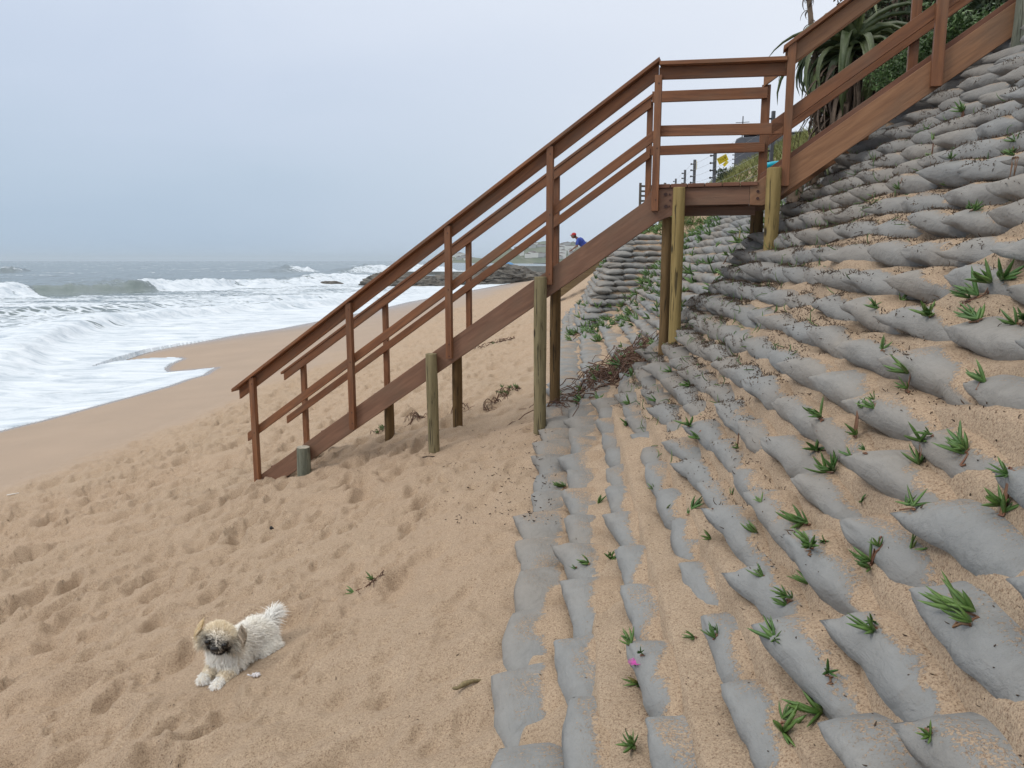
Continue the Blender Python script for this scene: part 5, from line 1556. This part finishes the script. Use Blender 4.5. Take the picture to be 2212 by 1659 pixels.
def rock(name, c, r, label, seed, mat, group='rocks in the surf'):
    rg = np.random.default_rng(seed); n, m_ = 60, 30
    th = np.linspace(0, np.pi * .62, m_); ph = np.linspace(0, 2 * np.pi, n, endpoint=False)
    T, Pp = np.meshgrid(th, ph, indexing='ij')
    x = np.sin(T) * np.cos(Pp); y = np.sin(T) * np.sin(Pp); z = np.cos(T)
    k = .62 + .55 * fbm(x * 2.6 + seed, y * 2.6 + z * 1.9, seed, 5, .6) + .18 * np.abs(fbm(x * 7 + z * 5, y * 7, seed + 3, 3) - .5)
    z2 = np.where(z > 0, np.round(z * 5 + .8 * fbm(x * 3, y * 3, seed + 8, 3)) / 5 * .45 + z * .55, z)
    V = np.stack([c[0] + x * k * r[0], c[1] + y * k * r[1], c[2] + z2 * k * r[2]], -1).reshape(-1, 3)
    i = np.arange(n * m_).reshape(m_, n); j = np.roll(i, -1, 1)
    F = np.stack([i[:-1], i[1:], j[1:], j[:-1]], -1).reshape(-1, 4)
    o = link(name, mesh_np(name, V, F, mat, False)); return tag(o, label, 'rock', group)
def build_far():
    mr_ = Mat('sea_rock'); v = mr_.coord('World'); a = mr_.noise(v, 1.3, 6, .65)
    mr_.col(mr_.ramp(a, [(.3, (.065, .062, .056)), (.55, (.12, .11, .095)), (.75, (.19, .17, .14))])); mr_.rough(.75); mr_.bump(a, .25, .8); RK = mr_.m
    def at(px, py, z=-3.0): return at_z(px, py, z)
    c = at(845, 616); rock('rock', (c[0], c[1], -3.1), (4.2, 3.0, 1.75), 'big dark rock shelf standing in the surf left of the railings', 1, RK)
    c = at(905, 617); rock('rock', (c[0], c[1], -3.2), (4.0, 3.0, 1.5), 'dark rock seen through the handrails beside the big shelf', 2, RK)
    c = at(712, 613); rock('rock', (c[0], c[1], -3.15), (2.0, 1.2, .55), 'small low rock awash left of the big shelf', 3, RK)
    c = at(970, 614); rock('rock', (c[0], c[1], -3.1), (5.0, 4.0, 1.3), 'flat rock ledge between the two handrails', 4, RK)
    c = at(1085, 611, -3.0); rock('rock', (c[0], c[1], -3.0), (6.0, 7.0, 2.5), 'high rounded dark rock outcrop at the edge of the beach', 5, RK)
    c = at(1120, 607, -2.9); rock('rock', (c[0], c[1], -2.9), (4.5, 6.0, 1.5), 'lower brown rubble slope joining outcrop to the beach', 6, RK)
    c = at(1010, 611); rock('rock', (c[0], c[1], -3.1), (5.5, 4.0, 1.5), 'long low ledge running out from the rounded outcrop', 7, RK)
    c = at(1150, 597, -2.7); rock('rock', (c[0], c[1] , -2.8), (3.5, 5.0, .9), 'scattered brown rubble on the far beach', 8, RK)
    # sea wall and pool edge beyond the rocks
    con = simple('old_concrete', (.20, .20, .185), .9, .3, .6, .02)
    c = at(960, 593); b = MB(); b.box((c[0], c[1], -2.75), (26, 2.2, .8)); tag(b.build('tidal_pool_wall', con, bevel=.05), 'low concrete tidal pool wall running across behind the rocks', 'wall')
    c = at(1170, 585, -2.6); b = MB(); b.box((c[0], c[1], -2.2), (13, 3, 1.7)); tag(b.build('sea_wall', con, bevel=.05), 'pale concrete sea wall beyond the rounded outcrop', 'wall')
    # blue beach shelter with two people beside it, on top of the outcrop
    c = Vector(at_y(1098, 573, 112.0)); b = MB(); b.ball((c.x, c.y, c.z - .1), (.9, .8, .55), 14, 8); tag(b.build('beach_shelter', simple('blue_canvas', (.10, .26, .48), .7, .15), smooth=True), 'small blue dome shelter on top of the rounded outcrop', 'shelter')
    for px, lab in ((1086, 'left of two tiny distant people in dark clothes on the rocks'), (1090, 'right of two tiny distant people in dark clothes on the rocks')):
        p = Vector(at_y(px, 576, 110.0)); root = empty('person', p - Vector((0, 0, .6))); tag(root, lab, 'person', 'tiny people on the rocks')
        sk = simple('far_skin', (.12, .08, .06), .8, .1); dk = simple('far_clothes', (.03, .04, .055), .8, .1)
        z = -.6
        parts = [('c', (0, .1, z + .45), (0, .12, z), .09, .06), ('c', (0, -.1, z + .45), (0, -.12, z), .09, .06), ('c', (0, 0, z + .5), (0, 0, z + 1.0), .15, .17), ('e', (0, 0, z + 1.28), (.1, .09, .13)), ('c', (0, 0, z + 1.0), (0, 0, z + 1.2), .07, .06), ('c', (0, .2, z + 1.0), (.05, .24, z + .5), .055, .04), ('c', (0, -.2, z + 1.0), (.05, -.24, z + .5), .055, .04)]
        blob(parts, .05, 'body', sk, root, Matrix.Translation(p), 2)
        blob([('c', (0, 0, z + .5), (0, 0, z + 1.0), .18, .20), ('c', (0, .1, z + .5), (0, .12, z + .1), .12, .09), ('c', (0, -.1, z + .5), (0, -.12, z + .1), .12, .09)], .05, 'clothing', dk, root, Matrix.Translation(p), 2)
    # the built-up headland, a kilometre and a half off
    hm = Mat('headland'); v = hm.coord('World'); a = hm.noise(v, .02, 5, .6)
    hm.col(hm.ramp(a, [(.35, (.07, .095, .05)), (.6, (.13, .14, .09)), (.75, (.24, .20, .15))])); hm.rough(.95); HMt = hm.m
    def ridge(name, prof, y0, depth, seed):
        xs = np.linspace(prof[0][0], prof[-1][0], 220); zz = np.interp(xs, [p[0] for p in prof], [p[1] for p in prof])
        X = []; Z = []
        for q in xs:
            X.append(at_y(q, 565, y0)[0])
        for q, pz in zip(xs, zz): Z.append(at_y(q, pz, y0)[2])
        X = np.array(X); Z = np.array(Z); t = np.linspace(-1, 1, 26)
        XX = np.repeat(X[None], 26, 0) * (1 + (t[:, None] * depth) / y0); YY = y0 + t[:, None] * depth + 0 * XX
        s = np.clip(1 - np.abs(t[:, None]) ** 1.7, 0, 1)
        n = fbm(XX * .012, YY * .012, seed, 4)
        ZZ = -3.5 + (Z[None] + 3.5) * s * (.86 + .28 * n)
        V = np.stack([XX, YY, ZZ], -1).reshape(-1, 3); i = np.arange(26 * 220).reshape(26, 220)
        F = np.stack([i[:-1, :-1], i[:-1, 1:], i[1:, 1:], i[1:, :-1]], -1).reshape(-1, 4)
        tag(link(name, mesh_np(name, V, F, HMt, True)), kind='structure'); return lambda px: float(np.interp(px, xs, zz))
    f1 = ridge('headland_hill', [(925, 563.4), (960, 556), (1000, 554), (1040, 558), (1075, 559), (1100, 549), (1125, 533), (1150, 527), (1180, 524), (1205, 530), (1240, 527), (1290, 524), (1350, 519), (1420, 520), (1600, 522), (2400, 515)], 1500, 300, 3)
    f2 = ridge('near_headland_hill', [(1020, 563), (1048, 556), (1066, 543), (1086, 530), (1100, 533), (1118, 548), (1135, 560), (1150, 563)], 1100, 90, 4)
    rg = np.random.default_rng(8)
    hw = [simple('far_house_white', (.62, .62, .60), .8, .05), simple('far_house_grey', (.36, .36, .36), .8, .05)]; rf = simple('far_roof', (.16, .11, .09), .8, .1)
    for i in range(80):
        px = 1105 + 245 * rg.random() if i > 6 else 950 + 95 * rg.random()
        fr = .15 + .8 * rg.random(); top_ = f1(px); y = 1500 - 290 * (1 - fr) ** .7
        s = 1 - abs((y - 1500) / 300) ** 1.7; x = at_y(px, 565, y)[0]; z = -3.5 + (at_y(px, top_, 1500)[2] + 3.5) * s * .97
        w_, d_, h_ = 7 + 12 * rg.random(), 8 + 6 * rg.random(), 4 + 5 * rg.random()
        root = empty('distant_house', Vector((x, y, z - 1))); tag(root, 'tiny pale house fading in haze on the far headland', 'house', 'houses on the far headland')
        b = MB(); b.box((x, y, z + h_ / 2 - 1), (w_, d_, h_)); b.build('wall', hw[int(rg.random() < .35)], root)
        b = MB(); b.prism([(-w_ / 2 - .4, h_ - 1), (0, h_ + .8), (w_ / 2 + .4, h_ - 1)], -d_ / 2, d_ / 2); b.build('roof', rf, root, Matrix.Translation((x, y, z)))

def build_haze(density=.00016):
    m = bpy.data.materials.new('sea_haze'); m.use_nodes = True; t = m.node_tree; t.nodes.clear()
    o = t.nodes.new('ShaderNodeOutputMaterial'); v = t.nodes.new('ShaderNodeVolumePrincipled')
    v.inputs['Color'].default_value = (.78, .90, 1.0, 1); v.inputs['Density'].default_value = density; v.inputs['Anisotropy'].default_value = .1
    t.links.new(v.outputs[0], o.inputs['Volume'])
    b = MB(); b.box((0, 6500, 22), (34000, 18000, 78)); h = b.build('haze', m); tag(h, 'thin sea haze veiling the far headland and horizon', 'haze', kind='stuff')

build_ground()
build_sea()
build_bags()
build_stairs()
build_plants()
build_creepers()
build_bank_plants()
build_dog()
build_person()
build_fence()
build_house()
build_lookout()
build_far()
build_haze()
